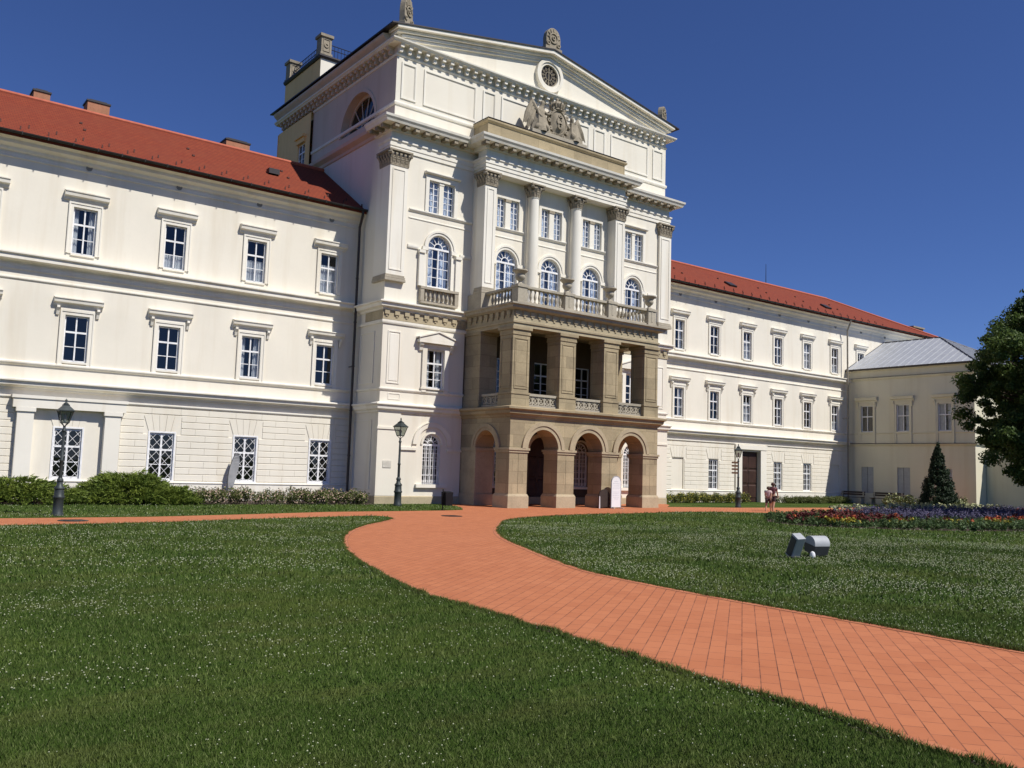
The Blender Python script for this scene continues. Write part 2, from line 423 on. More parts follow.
def curtain(w, h, y=.24, gap=0.0, z0=0.0, folds=9):
    m = MB(); n = folds*6
    for a, b in (((-w/2, -gap/2), (gap/2, w/2)) if gap > 0 else ((-w/2, w/2),)):
        nn = max(6, int(n*(b-a)/w)); prev = None
        for k in range(nn+1):
            x = a+(b-a)*k/nn; yy = y+.025*math.sin(k*PI/3)+.012*math.sin(k*.7)
            cur = (m.pt((x, yy, z0)), m.pt((x, yy, h)))
            if prev: m.fi([prev[0], cur[0], cur[1], prev[1]])
            prev = cur
    return m
def surround_std(w, h, hood_w, hz0, hz1, console=False, foot=0.0):
    m = MB(); sw = .17
    m.box(-w/2-sw, -w/2, -.045, 0, -foot, h+.17); m.box(w/2, w/2+sw, -.045, 0, -foot, h+.17); m.box(-w/2, w/2, -.045, 0, h, h+.17)
    m.box(-w/2-sw-.004, -w/2-sw+.05, -.07, 0, -foot, h+.174); m.box(w/2+sw-.05, w/2+sw+.004, -.07, 0, -foot, h+.174); m.box(-w/2-sw+.05, w/2+sw-.05, -.07, 0, h+.12, h+.172)
    m.box(-w/2-sw, w/2+sw, -.05, 0, h+.18, hz0)
    m.box(-w/2, w/2, -.055, .12, -.07, 0)
    return m
def hood_std(w, hz0, hz1, hood_w, console=False):
    m = MB(); H = hood_w/2; d = hz1-hz0
    pr = [(0, hz0), (-.06, hz0), (-.09, hz0+.3*d), (-.19, hz0+.42*d), (-.21, hz0+.8*d), (-.24, hz0+.85*d), (-.24, hz1-.01), (0, hz1+.03)]
    m.prismx(pr, -H, H)
    if console:
        for sx in (-1, 1):
            x = sx*(H-.16); m.prismx([(0, hz0), (-.17, hz0), (-.18, hz0-.08), (-.10, hz0-.2), (-.06, hz0-.34), (0, hz0-.36)], x-.05, x+.05)
    return m
WM = {}
def wm(key, mb, mat, smooth=False): WM[key] = mb.mesh(key, mat, smooth)
# wing windows
b = MB(); bars(b, .84, 1.79); wm('w2_frame', b, 'white'); wm('w2_pane', pane_rect(.84, 1.79), 'glass')
wm('w2_sur', surround_std(.84, 1.79, 1.55, 2.03, 2.37), 'trim'); wm('w2_hood', hood_std(.84, 2.03, 2.37, 1.56), 'trim')
b = MB(); bars(b, .84, 1.75); wm('w1_frame', b, 'white'); wm('w1_pane', pane_rect(.84, 1.75), 'glass')
wm('w1_sur', surround_std(.84, 1.75, 1.7, 2.06, 2.37, foot=.17), 'trim'); wm('w1_hood', hood_std(.84, 2.06, 2.37, 1.70, True), 'trim')
wm('blind_mid', curtain(.8, .62, .2), 'curtain'); wm('blind_high', curtain(.8, 1.3, .2), 'curtain'); wm('cur_wide', curtain(.82, 1.74, .22, .5), 'curtain'); wm('blind_low', curtain(.8, .95, .2), 'curtain'); wm('cur_gap', curtain(.82, 1.74, .22, .36), 'curtain'); wm('cur_full', curtain(.82, 1.74, .22), 'curtain')
b = MB(); bars(b, 1.0, 1.85, ow=.075, mull=.07, y0=.05, y1=.1); wm('w0_frame', b, 'white'); wm('w0_pane', pane_rect(1.0, 1.85), 'glass'); wm('w0_grille', lattice(1.0, 1.85), 'white')
b = MB(); b.rectframe(-.53, .53, -.06, 1.91, .06, -.03, .03); wm('w0_trim', b, 'white')
b = MB(); bars(b, .9, 1.82, ow=.06, low=2, up=1, cols=2); wm('wr_frame', b, 'white'); wm('wr_pane', pane_rect(.9, 1.82), 'glass')
b = MB(); b.box(-.5, .5, .06, .1, .0, 1.85); wm('blind_panel', b, 'stucco')
b = MB(); bars(b, .93, 1.75, low=2, cols=1); wm('m1_frame', b, 'white'); wm('m1_pane', pane_rect(.93, 1.75), 'glass')
b = MB(); arch_bars(b, .92, 1.75, rows=5, cols=1); wm('m0_frame', b, 'white'); wm('m0_pane', pane_arch(.92, 1.75), 'glass')
b = MB(); arch_bars(b, 1.25, 1.8, rows=4, cols=1); wm('m2_frame', b, 'white'); wm('m2_pane', pane_arch(1.25, 1.8), 'glass_hi'); wm('m2_cur', curtain(1.3, 2.4, .3, .3), 'curtain')
b = MB()
for s_ in (-1, 1):
    b.T = Matrix.Translation((s_*.40, 0, 0)); bars(b, .58, 1.5, ow=.05, tr=0, low=0, cols=1, mull=.04)
    for k in range(1, 5): b.box(-.24, .24, .085, .108, .05+1.4*k/5-.012, .05+1.4*k/5+.012)
b.T = None
wm('m3_frame', b, 'white'); wm('m3_pane', pane_rect(1.38, 1.5), 'glass_hi'); wm('m3_cur', curtain(1.36, 1.48, .26, .1), 'curtain')
b = MB(); b.box(-.11, .11, 0, .2, 0, 1.5); b.box(-.13, .13, -.02, .2, 1.38, 1.497); wm('m3_post', b, 'trim')

def window(parent, x, y, z, fr, pane, extra=(), rotz=0):
    f = inst('window', WM[fr], parent, (x, y, z), rotz)
    inst('pane', WM[pane], f, world=False)
    for nm, key in extra: inst(nm, WM[key], f, world=False)
    return f
def rustic(mb, u0, u1, z0, z1, ops, y, rows, blen=1.12):
    rh = (z1-z0)/rows
    for r in range(rows):
        a, c = z0+r*rh, z0+(r+1)*rh; iv = [(u0, u1)]
        for o in ops:
            if o[2] < c-.02 and o[3] > a+.02:
                nv = []
                for p, q in iv:
                    if o[1] <= p or o[0] >= q: nv.append((p, q))
                    else:
                        if o[0] > p: nv.append((p, o[0]))
                        if o[1] < q: nv.append((o[1], q))
                iv = nv
        for p, q in iv:
            k = p; first = True
            while k < q-.02:
                e = k+(blen if not (first and r % 2) else blen*.5); first = False
                if q-e < .3: e = q
                A_ = [mb.pt((px, y-.002, pz)) for px, pz in ((k+.001, a+.003), (e-.001, a+.003), (e-.001, c-.003), (k+.001, c-.003))]
                B_ = [mb.pt((px, y-.024, pz)) for px, pz in ((k+.005, a+.028), (e-.005, a+.028), (e-.005, c-.016), (k+.005, c-.016))]
                mb.fi(B_)
                for q_ in range(4): mb.fi([A_[q_], A_[(q_+1) % 4], B_[(q_+1) % 4], B_[q_]])
                k = e
def voussoir(mb, c, z0, z1, y, w0=.52, w1=.74, n=5):
    for k in range(n):
        a, b_ = -1+2*k/n, -1+2*(k+1)/n; g = .006
        mb.prism([(c+a*w0+g, z0), (c+b_*w0-g, z0), (c+b_*w1-g, z1), (c+a*w1+g, z1)], y-.022, y-.003)

YW = 36.2     # wing front
CORN_EAVE = [(0, 12.42), (.05, 12.42), (.05, 12.47), (.02, 12.5), (.02, 12.62), (.10, 12.68), (.13, 12.78), (.34, 12.86), (.38, 12.98), (.52, 13.06), (.56, 13.2), (0, 13.2)]
CORN_BELT = [(0, 8.33), (.05, 8.33), (.05, 8.42), (.02, 8.46), (.02, 8.55), (.10, 8.62), (.34, 8.66), (.34, 8.80), (.41, 8.85), (.41, 8.90), (0, 8.97)]
STR_8 = [(0, 7.97), (.03, 7.97), (.05, 8.0), (.05, 8.05), (0, 8.07)]
SILL = [(0, 4.85), (.05, 4.87), (.10, 4.93), (.10, 4.98), (0, 5.02)]
CORN_0 = [(0, 3.98), (.06, 3.98), (.08, 4.05), (.28, 4.12), (.30, 4.24), (.37, 4.27), (.37, 4.32), (0, 4.38)]
STR_0 = [(0, 3.66), (.045, 3.66), (.07, 3.70), (.07, 3.75), (0, 3.77)]
PLINTH = [(0, 0), (.06, 0), (.06, .66), (.09, .68), (.09, .71), (0, .74)]

def wing(name, label, x0, x1, wx, roof_ridge, ridge_x0, ridge_x1, side):
    t = thing(name, label, 'building', ((x0+x1)/2, 40.5, 0))
    ops = []; rops = []
    for i, c in enumerate(wx):
        ops.append((c-.42, c+.42, 9.22, 11.01, False)); ops.append((c-.42, c+.42, 5.13, 6.88, False))
    gl = []
    if side == 'left':
        for c in wx: gl.append((c, 1.0))
    else:
        for c in wx:
            if abs(c-46.7) > 1.2: gl.append((c, .9 if abs(c-40.2) > 1 and c < 56 else 1.0))
        ops.append((46.12, 48.02, .0, 3.24, False))
        rops.append((45.45, 48.65, 0, 3.8))
    for c, w in gl:
        ops.append((c-w/2, c+w/2, .79, 2.64, False)); rops.append((c-w/2-.07, c+w/2+.07, .72, 2.70)); rops.append((c-.72, c+.72, 2.66, 3.36))
    if side == 'left': rops.append((5.05, 8.68, 0, 3.8))
    m = MB(); m.wall(x0, x1, 0, 13.15, ops, YW, .2)
    for x in (x0, x1): m.face([(x, YW, 0), (x, 45, 0), (x, 45, 13.15), (x, YW, 13.15)])
    m.face([(x0, 45, 0), (x1, 45, 0), (x1, 45, 13.15), (x0, 45, 13.15)])
    m.build('wall', 'stucco', t)
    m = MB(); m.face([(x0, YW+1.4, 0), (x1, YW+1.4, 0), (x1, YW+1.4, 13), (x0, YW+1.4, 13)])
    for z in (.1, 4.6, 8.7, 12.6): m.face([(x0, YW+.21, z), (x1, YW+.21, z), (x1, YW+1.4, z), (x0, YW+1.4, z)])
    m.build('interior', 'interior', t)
    m = MB(); rustic(m, x0, x1, .76, 3.62, rops, YW, 11)
    for c, w in gl: voussoir(m, c, 2.68, 3.34, YW)
    m.build('rusticated_blocks', 'stucco', t)
    e0, e1 = (x0, x1)
    m = MB()
    for pr in (STR_8, SILL, STR_0): m.moulding([(e0, YW), (e1, YW)], pr)
    m.moulding([(e0, YW), (46.05 if side == 'right' else e1, YW)], PLINTH)
    if side == 'right': m.moulding([(48.1, YW), (e1, YW)], PLINTH)
    m.build('string_course', 'trim', t)
    m = MB(); m.moulding([(e0, YW), (e1, YW)], CORN_BELT); m.moulding([(e0, YW), (e1, YW)], CORN_0); m.build('belt_cornice', 'trim', t)
    m = MB(); m.moulding([(e0, YW), (e1, YW)], CORN_EAVE); m.build('eave_cornice', 'trim', t)
    # roof
    ry, rz = roof_ridge
    ye, ze = YW-.62, 13.16; sl = (rz-ze)/(ry-ye); yb = 2*ry-ye
    m = MB()
    a, b_, c, d = (x0, ye, ze), (x1, ye, ze), (ridge_x1, ry, rz), (ridge_x0, ry, rz)
    e, f = (x1, yb, ze), (x0, yb, ze)
    m.face([a, b_, c, d]); m.face([f, d, c, e])
    if ridge_x1 < x1-.5: m.face([b_, e, c])
    m.face([a, d, f])
    dz = .14
    m.face([(p[0], p[1], p[2]-dz) for p in (a, b_, c, d)]); m.face([a, b_, (b_[0], b_[1], b_[2]-dz), (a[0], a[1], a[2]-dz)])
    rf = m.build('roof', 'roof', t)
    m = MB(); m.tube((ridge_x0, ry, rz+.02), (ridge_x1, ry, rz+.02), .11)
    if ridge_x1 < x1-.5: m.tube((ridge_x1, ry, rz+.02), (x1, ye, ze+.03), .09)
    k = m.build('ridge_tile', 'ridge', rf)
    # gutter, brackets and snow guards
    m = MB(); prof = [(.62, 13.12)]+[(.69+.075*math.cos(a_), 13.20+.085*math.sin(a_)) for a_ in np.linspace(PI, 2*PI, 7)]+[(.75, 13.20), (.69, 13.14), (.63, 13.2)]
    m.moulding([(x0, YW), (x1, YW)], prof)
    for x in np.arange(x0+.4, x1, .85): m.box(x-.014, x+.014, YW-.775, YW-.60, 13.10, 13.225)
    m.build('gutter', 'dark_metal', t)
    m = MB()
    for r_, (f0, st) in enumerate(((.10, .93), (.17, .93))):
        for x in np.arange(x0+.3+.31*(r_ % 2), min(x1, ridge_x1+2), st):
            y = ye+f0*(ry-ye); z = ze+f0*(rz-ze); m.box(x-.02, x+.02, y-.02, y+.02, z, z+.13)
    for x in np.arange(x0+1, ridge_x1, 4.3):
        for f0 in (.45, .62): 
            y = ye+f0*(ry-ye); z = ze+f0*(rz-ze); m.box(x-.05, x+.05, y-.05, y+.05, z, z+.07)
    sgd = m.build('snow_guard', 'guard', rf); sgd['kind'] = 'stuff'
    # vents in the frieze
    m = MB(); m.T = None
    for c in np.arange(wx[0], wx[-1]+.1, (wx[-1]-wx[0])/(len(wx)-1)):
        for off in (0,):
            m2 = MB(); m2.band(0, 0, .08, .115, -.03, .0, 0, 2*PI, 14); m2.disc(0, 0, .08, -.008, n=14); m2.box(-.08, .08, -.02, -.006, -.012, .012)
            o = m2.build('vent', 'vent_grey', t, loc=(c+off, YW-.022, 12.60))
    return t, gl, rf

LW = [17.0-3.375*k for k in range(7)][::-1]
lw, lgl, lroof = wing('palace_wing', 'long cream wing left of the central block, with diamond-grilled ground windows and sunlit red roof', -7.0, 18.42, LW, (40.5, 16.3), -7.0, 18.5, 'left')
for i, c in enumerate(LW):
    window(lw, c, YW, 9.22, 'w2_frame', 'w2_pane', [('surround', 'w2_sur'), ('hood', 'w2_hood'), ('curtain', ('blind_low', 'blind_mid', 'blind_low', 'cur_gap', 'blind_mid', 'blind_low', 'blind_high')[i])])
    window(lw, c, YW, 5.13, 'w1_frame', 'w1_pane', [('surround', 'w1_sur'), ('hood', 'w1_hood')]+([('curtain', 'cur_gap')] if i == 5 else []))
    window(lw, c, YW, .79, 'w0_frame', 'w0_pane', [('grille', 'w0_grille'), ('surround', 'w0_trim')])
# niche bay with flat pilasters
m = MB()
for a, b_ in ((5.11, 5.65), (8.06, 8.62)):
    m = MB(); m.box(a, b_, YW-.26, YW, .0, 3.18); m.box(a-.03, b_+.03, YW-.29, YW, 0, .7); m.box(a-.05, b_+.05, YW-.31, YW, 3.18, 3.32); m.build('pilaster', 'trim', lw)
m = MB(); m.box(4.95, 8.78, YW-.30, YW, 3.322, 3.655)
m.build('niche_lintel', 'trim', lw)
m = MB(); m.box(4.9, 8.83, YW-.34, YW, 3.656, 3.772); m.build('niche_entablature', 'trim', lw)
# chimneys on the left roof
for a, b_, zt in ((5.42, 6.05, 16.86), (7.5, 8.4, 17.0), (13.6, 14.75, 16.84)):
    m = MB(); m.box(a, b_, 40.9, 41.7, 15.6, zt); ch = m.build('chimney', 'chimney', lroof, bevel=.01)
    m = MB(); m.box(a-.04, b_+.04, 40.86, 41.74, zt, zt+.07); m.box(a+.1, b_-.1, 41, 41.6, zt+.07, zt+.15)
    k = m.build('chimney_cap', 'roof_dark', lroof)
m = MB(); m.box(14.55, 15.05, 37.7, 38.05, 14.62, 14.86); m.build('roof_vent', 'roof_dark', lroof)

RW = [40.2, 43.45, 46.7, 49.98, 53.28, 56.62, 59.95, 63.3, 66.6, 69.9]
rw, rgl, rroof = wing('palace_wing', 'cream wing right of the central block, with a dark brown door', 36.38, 72.6, RW, (39.6, 15.68), 36.3, 60.8, 'right')
for i, c in enumerate(RW):
    cur = [('curtain', ('cur_gap', 'cur_full', 'blind_high', 'cur_wide', 'cur_full', 'blind_mid', 'cur_gap', 'cur_wide', 'cur_full', 'cur_gap')[i])]
    window(rw, c, YW, 9.22, 'w2_frame', 'w2_pane', [('surround', 'w2_sur'), ('hood', 'w2_hood')]+(cur if i != 1 else []))
    window(rw, c, YW, 5.13, 'w1_frame', 'w1_pane', [('surround', 'w1_sur'), ('hood', 'w1_hood')]+(cur if i in (0, 2, 3, 5) else []))
for c, w in rgl:
    if w == 1.0: inst('blind_window', WM['blind_panel'], rw, (c, YW, .79))
    else: window(rw, c, YW, .79, 'wr_frame', 'wr_pane', [('curtain', 'cur_gap')])
m = MB(); m.box(45.5, 46.12, YW-.12, YW, .0, 3.36); m.box(48.02, 48.62, YW-.12, YW, .0, 3.36); m.box(45.45, 48.67, YW-.15, YW, 3.362, 3.655); m.build('door_surround', 'trim', rw, bevel=.01)
m = MB(); m.box(46.12, 48.02, YW+.2, YW+.27, 0.02, 3.24)
for x in (46.2, 47.12):
    for z in (.25, 1.2, 2.15): m.frustum(x, x+.82, z, z+.85, YW+.199, YW+.165, .05)
dr = m.build('door', 'wood_door', rw)
m = MB(); m.tube((47.05, YW+.12, 1.1), (47.05, YW+.12, 1.3), .02); m.tube((47.05, YW+.2, 1.2), (47.05, YW+.12, 1.2), .015); m.build('handle', 'dark_metal', dr)
# roof hatches and rod
for x in (46.3, 57.2):
    y = 37.3; z = 13.16+(15.68-13.16)*(y-35.58)/(39.6-35.58)
    m = MB(); m.T = Matrix.Translation((x, y, z)) @ Matrix.Rotation(math.atan2(2.52, 4.02), 4, 'X'); m.box(-.35, .35, -.3, .3, 0, .12); m.build('roof_hatch', 'roof_dark', rroof)
m = MB(); m.tube((53.2, 39.6, 15.6), (53.2, 39.6, 17.2), .03, .015); m.build('lightning_rod', 'dark_metal', rroof)
m = MB(); m.box(70.2, 71.8, 37.6, 38.5, 12.6, 14.38); m.box(70.1, 71.9, 37.5, 38.6, 14.38, 14.5); m.build('chimney', 'stone_grey', rroof)
# downpipes
for par, x in ((lw, 18.22), (rw, 57.62)):
    m = MB(); y = YW-.11
    m.tube((x, YW-.66, 13.12), (x, YW-.66, 12.95), .06); m.tube((x, YW-.66, 12.97), (x, y-.3, 12.4), .06); m.tube((x, y-.3, 12.42), (x, y-.3, 4.5), .06); m.tube((x, y-.3, 4.5), (x, y-.3, .0), .06)
    for z in (2, 4, 6, 8, 10): m.tube((x, y-.3, z), (x, y-.3, z+.06), .075)
    m.box(x-.015, x+.015, y-.3, YW, 6.0, 6.04); m.build('downpipe', 'pipe' if par is lw else 'pipe_pale', par, True)

# ------------------------------------------------------------------ central block
CX = 27.4; YF = 33.63; XL, XR = 18.45, 36.35; YU = 33.2
cb = thing('central_block', 'tall cream pedimented central block with giant columns, arched windows and stone attic', 'building', (CX, 40, 0))
LB, RB = 21.18, 33.58
ops = []
for c in (LB, RB):
    ops += [(c-.46, c+.46, .86, 2.61, True), (c-.465, c+.465, 5.14, 6.89, False), (c-.625, c+.625, 9.72, 11.52, True), (c-.69, c+.69, 13.12, 14.62, False)]
for c in (24.7, 30.1): ops += [(c-.46, c+.46, .86, 2.61, True), (c-.465, c+.465, 5.14, 6.89, False)]
ops += [(26.75, 28.05, .02, 2.56, True), (CX-.465, CX+.465, 5.14, 6.89, False)]
m = MB(); m.wall(XL, 22.74, 0, 17.0, [o for o in ops if o[1] < 22.7], YF, .22); m.wall(31.96, XR, 0, 17.0, [o for o in ops if o[0] > 32], YF, .22); m.wall(22.74, 31.96, 8.4, 17, [], YF, .2)
YB = 46.8
m2 = MB(); m2.wall(22.74, 31.96, 0, 8.4, [o for o in ops if 22.8 < o[0] < 31.9], YF, .22); m2.build('porch_wall', 'stone_porch_shade', cb)
m.face([(XR, YF, 0), (XR, YB, 0), (XR, YB, 17), (XR, YF, 17)])
m.build('wall', 'stucco', cb)
m = MB(); m.T = Matrix.Translation((XL, 0, 0)) @ Matrix.Rotation(-PI/2, 4, 'Z')
# side wall facing -x: local x runs toward -y
m.wall(-42.5, -YF, 0, 17.0, [], 0, .2); m.build('side_wall', 'stucco', cb)
m = MB(); m.T = Matrix.Translation((XL, 0, 0)) @ Matrix.Rotation(-PI/2, 4, 'Z')
m.wall(-YB, -42.5, 0, 20.05, [(-44.0, -43.1, 17.35, 18.6, False)], .05, .15); m.T = None
m.face([(XL, YB, 0), (XR, YB, 0), (XR, YB, 20), (XL, YB, 20)])
m.build('rear_wall', 'ochre', cb)
b = MB(); bars(b, .9, 1.25, low=1, tr=.4); wm('rear_frame', b, 'white'); wm('rear_pane', pane_rect(.9, 1.25), 'glass')
window(cb, XL+.05, 43.55, 17.35, 'rear_frame', 'rear_pane', rotz=-PI/2)
m = MB(); m.box(XL-.16, XL+.05, 43.0, 44.1, 18.85, 19.0); m.box(XL-.06, XL+.05, 43.05, 44.05, 18.6, 18.85); m.build('hood', 'ochre', cb)
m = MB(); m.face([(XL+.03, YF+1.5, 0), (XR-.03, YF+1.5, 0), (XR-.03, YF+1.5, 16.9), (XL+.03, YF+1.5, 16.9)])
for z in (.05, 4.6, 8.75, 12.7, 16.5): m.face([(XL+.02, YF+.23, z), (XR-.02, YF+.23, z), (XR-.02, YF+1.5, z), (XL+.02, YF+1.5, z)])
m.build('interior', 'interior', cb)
# upper recessed wall between the big piers
m = MB(); ops = []
BC = (24.68, CX, 30.12)
for c in BC: ops += [(c-.62, c+.62, 9.66, 11.42, True), (c-.66, c+.66, 13.05, 14.5, False)]
m.wall(22.92, 31.88, 8.8, 16.1, ops, YU, .2); m.face([(22.92, YU, 8.8), (22.92, YF, 8.8), (22.92, YF, 16.1), (22.92, YU, 16.1)]); m.face([(31.88, YU, 8.8), (31.88, YF, 8.8), (31.88, YF, 16.1), (31.88, YU, 16.1)])
m.build('bay_wall', 'stucco', cb)
# cut the wall behind the bay windows is not needed: the bay windows keep a shallow room of their own
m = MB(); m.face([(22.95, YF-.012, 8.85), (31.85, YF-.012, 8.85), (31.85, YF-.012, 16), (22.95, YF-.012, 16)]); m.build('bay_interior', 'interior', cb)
wm('bay_cur', curtain(1.3, 2.4, .26, .3), 'curtain'); wm('bay_cur2', curtain(1.34, 1.45, .24, .1), 'curtain')
b = MB(); arch_bars(b, 1.24, 1.76, rows=4, cols=1); wm('b2_frame', b, 'white'); wm('b2_pane', pane_arch(1.24, 1.76), 'glass_hi')
b = MB()
for s_ in (-1, 1):
    b.T = Matrix.Translation((s_*.40, 0, 0)); bars(b, .50, 1.45, ow=.045, tr=0, low=0, cols=1, mull=.04)
    for k in range(1, 5): b.box(-.2, .2, .085, .108, .05+1.35*k/5-.012, .05+1.35*k/5+.012)
b.T = None
wm('b3_frame', b, 'white'); wm('b3_pane', pane_rect(1.32, 1.45), 'glass_hi')
b = MB(); b.box(-.15, .15, -.03, .16, 0, 1.3); wm('b3_post', b, 'trim')
b = MB(); b.box(-.17, .17, -.06, .16, 1.302, 1.447); wm('b3_cap', b, 'stone_grey')
def arch_sur(r, hs, d=.06, foot=0.0):
    m = MB(); w = .21
    m.band(0, hs, r, r+w*.55, -d, 0, n=26); m.band(0, hs, r+w*.551, r+w, -d*1.6, 0, n=26)
    m.box(-r-.04, -r, -d*1.2, 0, -foot, hs-.18); m.box(r, r+.04, -d*1.2, 0, -foot, hs-.18)
    m.box(-r-.30, -r-.0, -.09, 0, hs-.17, hs-.003); m.box(r, r+.30, -.09, 0, hs-.17, hs-.003)
    return m
wm('m2_sur', arch_sur(.625, 1.8), 'trim'); wm('b2_sur', arch_sur(.62, 1.76), 'trim')
for sx, nm in ((-1, 'm2_jamb_a'), (1, 'm2_jamb_b')):
    b = MB(); b.box(sx*.98-.13, sx*.98+.13, -.14, 0, -.04, 1.45); b.box(sx*.98-.17, sx*.98+.17, -.2, 0, 1.45, 1.58); b.box(min(sx*.86, sx*.625), max(sx*.86, sx*.625), -.05, 0, -.04, 1.45); wm(nm, b, 'trim')
m3 = MB(); m3.box(-.87, -.69, -.06, 0, -.0, 1.64); m3.box(.69, .87, -.06, 0, 0, 1.64); m3.box(-.69, .69, -.06, 0, 1.5, 1.64); m3.box(-.9, .9, -.07, 0, 1.641, 1.73); m3.prismx([(0, 1.731), (-.16, 1.76), (-.2, 1.80), (-.2, 1.84), (0, 1.88)], -.95, .95)
wm('m3_sur', m3, 'trim')
b = MB(); b.box(-.82, -.66, -.05, 0, 0, 1.55); b.box(.66, .82, -.05, 0, 0, 1.55); b.box(-.66, .66, -.05, 0, 1.45, 1.55); b.prismx([(0, -.12), (-.06, -.10), (-.1, -.04), (-.1, -.003), (0, -.003)], -.95, .95); wm('b3_sur', b, 'trim')
# pedimented first-floor surround
b = MB()
for sx in (-1, 1):
    a, c = (sx*.465, sx*.70); a, c = min(a, c), max(a, c)
    b.box(a, c, -.09, 0, -.2, 1.86); b.prismx([(0, 2.0), (-.2, 2.0), (-.2, 1.9), (-.12, 1.8), (-.09, 1.66), (0, 1.6)], sx*.80-.08, sx*.80+.08)
b.box(-.465, .465, -.06, 0, 1.75, 1.86); b.box(-.78, .78, -.07, 0, 1.861, 2.0)
b.box(-.98, .98, -.26, 0, 2.001, 2.13)
b.prism([(-.98, 2.132), (.98, 2.132), (.98, 2.19), (0, 2.50), (-.98, 2.19)], -.26, -.2); b.prism([(-.9, 2.133), (.9, 2.133), (0, 2.40)], -.19, -.05)
b.prism([(-1.02, 2.19), (0, 2.50), (1.02, 2.19), (1.02, 2.25), (0, 2.57), (-1.02, 2.25)], -.31, 0)
b.box(-.75, .75, -.12, .1, -.07, 0)
wm('m1_sur', b, 'trim')
# ground arch surround
b = MB(); b.band(0, 1.75, .50, .58, -.05, 0, n=26); b.band(0, 1.75, .78, .98, -.06, 0, n=26); b.band(0, 1.75, .98, 1.02, -.09, 0, n=26)
b.box(-.80, .80, -.14, .1, -.15, 0)
b.box(-1.6, -.80, -.07, 0, 1.48, 1.60); b.box(.80, 1.6, -.07, 0, 1.48, 1.60)
wm('m0_sur', b, 'trim')
b = MB(); b.band(0, 1.75, .50, .60, -.04, 0, n=26); b.box(-.7, .7, -.1, .1, -.12, 0); wm('p0_sur', b, 'trim')
b = MB()
for k in range(9): b.box(-.44+k*.11-.009, -.44+k*.11+.009, .02, .038, 0, 1.75)
for z in (.05, .42, .8, 1.18, 1.56): b.box(-.46, .46, .0385, .055, z-.01, z+.01)
for k in range(1, 8):
    a = PI*k/8; b.tube((.12*math.cos(a), .03, 1.75+.12*math.sin(a)), (.44*math.cos(a), .03, 1.75+.44*math.sin(a)), .009, n=5)
for k in range(8): b.band(-.385+k*.11, .14, .035, .05, .02, .035, 0, 2*PI, 10)
wm('m0_grille', b, 'white')
for c in (LB, RB):
    window(cb, c, YF, .86, 'm0_frame', 'm0_pane', [('surround', 'm0_sur'), ('grille', 'm0_grille')])
    window(cb, c, YF, 5.14, 'm1_frame', 'm1_pane', [('surround', 'm1_sur'), ('curtain', 'cur_gap')])
    window(cb, c, YF, 9.72, 'm2_frame', 'm2_pane', [('surround', 'm2_sur'), ('jamb', 'm2_jamb_a'), ('jamb', 'm2_jamb_b'), ('curtain', 'm2_cur')])
    window(cb, c, YF, 13.12, 'm3_frame', 'm3_pane', [('surround', 'm3_sur'), ('post', 'm3_post'), ('curtain', 'm3_cur')])
for c in (24.7, 30.1):
    window(cb, c, YF, .86, 'm0_frame', 'm0_pane', [('surround', 'p0_sur'), ('grille', 'm0_grille')])
for c in (24.7, CX, 30.1): window(cb, c, YF, 5.14, 'm1_frame', 'm1_pane')
for c in BC:
    window(cb, c, YU, 9.66, 'b2_frame', 'b2_pane', [('surround', 'b2_sur'), ('curtain', 'bay_cur')])
    window(cb, c, YU, 13.05, 'b3_frame', 'b3_pane', [('surround', 'b3_sur'), ('post', 'b3_post'), ('post_cap', 'b3_cap'), ('curtain', 'bay_cur2')])
# doorway under the portico
m = MB(); r = .64; m.prism([(26.76, .02), (28.04, .02), (28.04, 2.56)]+[(CX+r*math.cos(PI*k/16), 2.56+r*math.sin(PI*k/16)) for k in range(1, 16)]+[(26.76, 2.56)], YF+.16, YF+.2)
for x in (26.84, 27.46):
    for z in (.2, 1.3): m.frustum(x, x+.5, z, z+1.0, YF+.159, YF+.13, .05)
dr = m.build('door', 'wood_door', cb)
m = MB(); m.tube((27.35, YF+.1, 1.05), (27.35, YF+.1, 1.25), .02); m.tube((27.35, YF+.16, 1.15), (27.35, YF+.1, 1.15), .015); m.build('handle', 'gold', dr)
m = MB(); m.T = Matrix.Translation((CX, YF, .02)); m.band(0, 2.54, .66, .86, -.06, 0, n=26); m.build('door_surround', 'trim', cb)

# string courses and cornices of the block: path goes round left side, front
def around(y_side=42.5): return [(XL, y_side), (XL, YF), (XR, YF), (XR, 40)]
m = MB()
G0 = [(0, 3.92), (.05, 3.92), (.07, 4.0), (.16, 4.07), (.18, 4.2), (.24, 4.25), (.24, 4.30), (0, 4.38)]
m.moulding(around(), G0)
m.moulding([(XL, 42.5), (XL, YF), (22.75, YF)], [(0, 4.86), (.04, 4.88), (.07, 4.93), (.07, 4.98), (0, 5.0)]); m.moulding([(31.95, YF), (XR, YF), (XR, 40)], [(0, 4.86), (.04, 4.88), (.07, 4.93), (.07, 4.98), (0, 5.0)])
BELT = [(0, 8.38), (.05, 8.40), (.07, 8.47), (.22, 8.53), (.24, 8.66), (.32, 8.70), (.32, 8.76), (0, 8.84)]
m.moulding([(XL, 42.5), (XL, YF), (22.9, YF)], BELT); m.moulding([(31.9, YF), (XR, YF), (XR, 40)], BELT)
m.moulding([(19.5, YF), (22.9, YF)], [(0, 12.66), (.03, 12.68), (.03, 12.72), (0, 12.74)]); m.moulding([(19.5, YF), (22.9, YF)], [(0, 12.98), (.05, 13.0), (.09, 13.06), (.09, 13.10), (0, 13.11)])
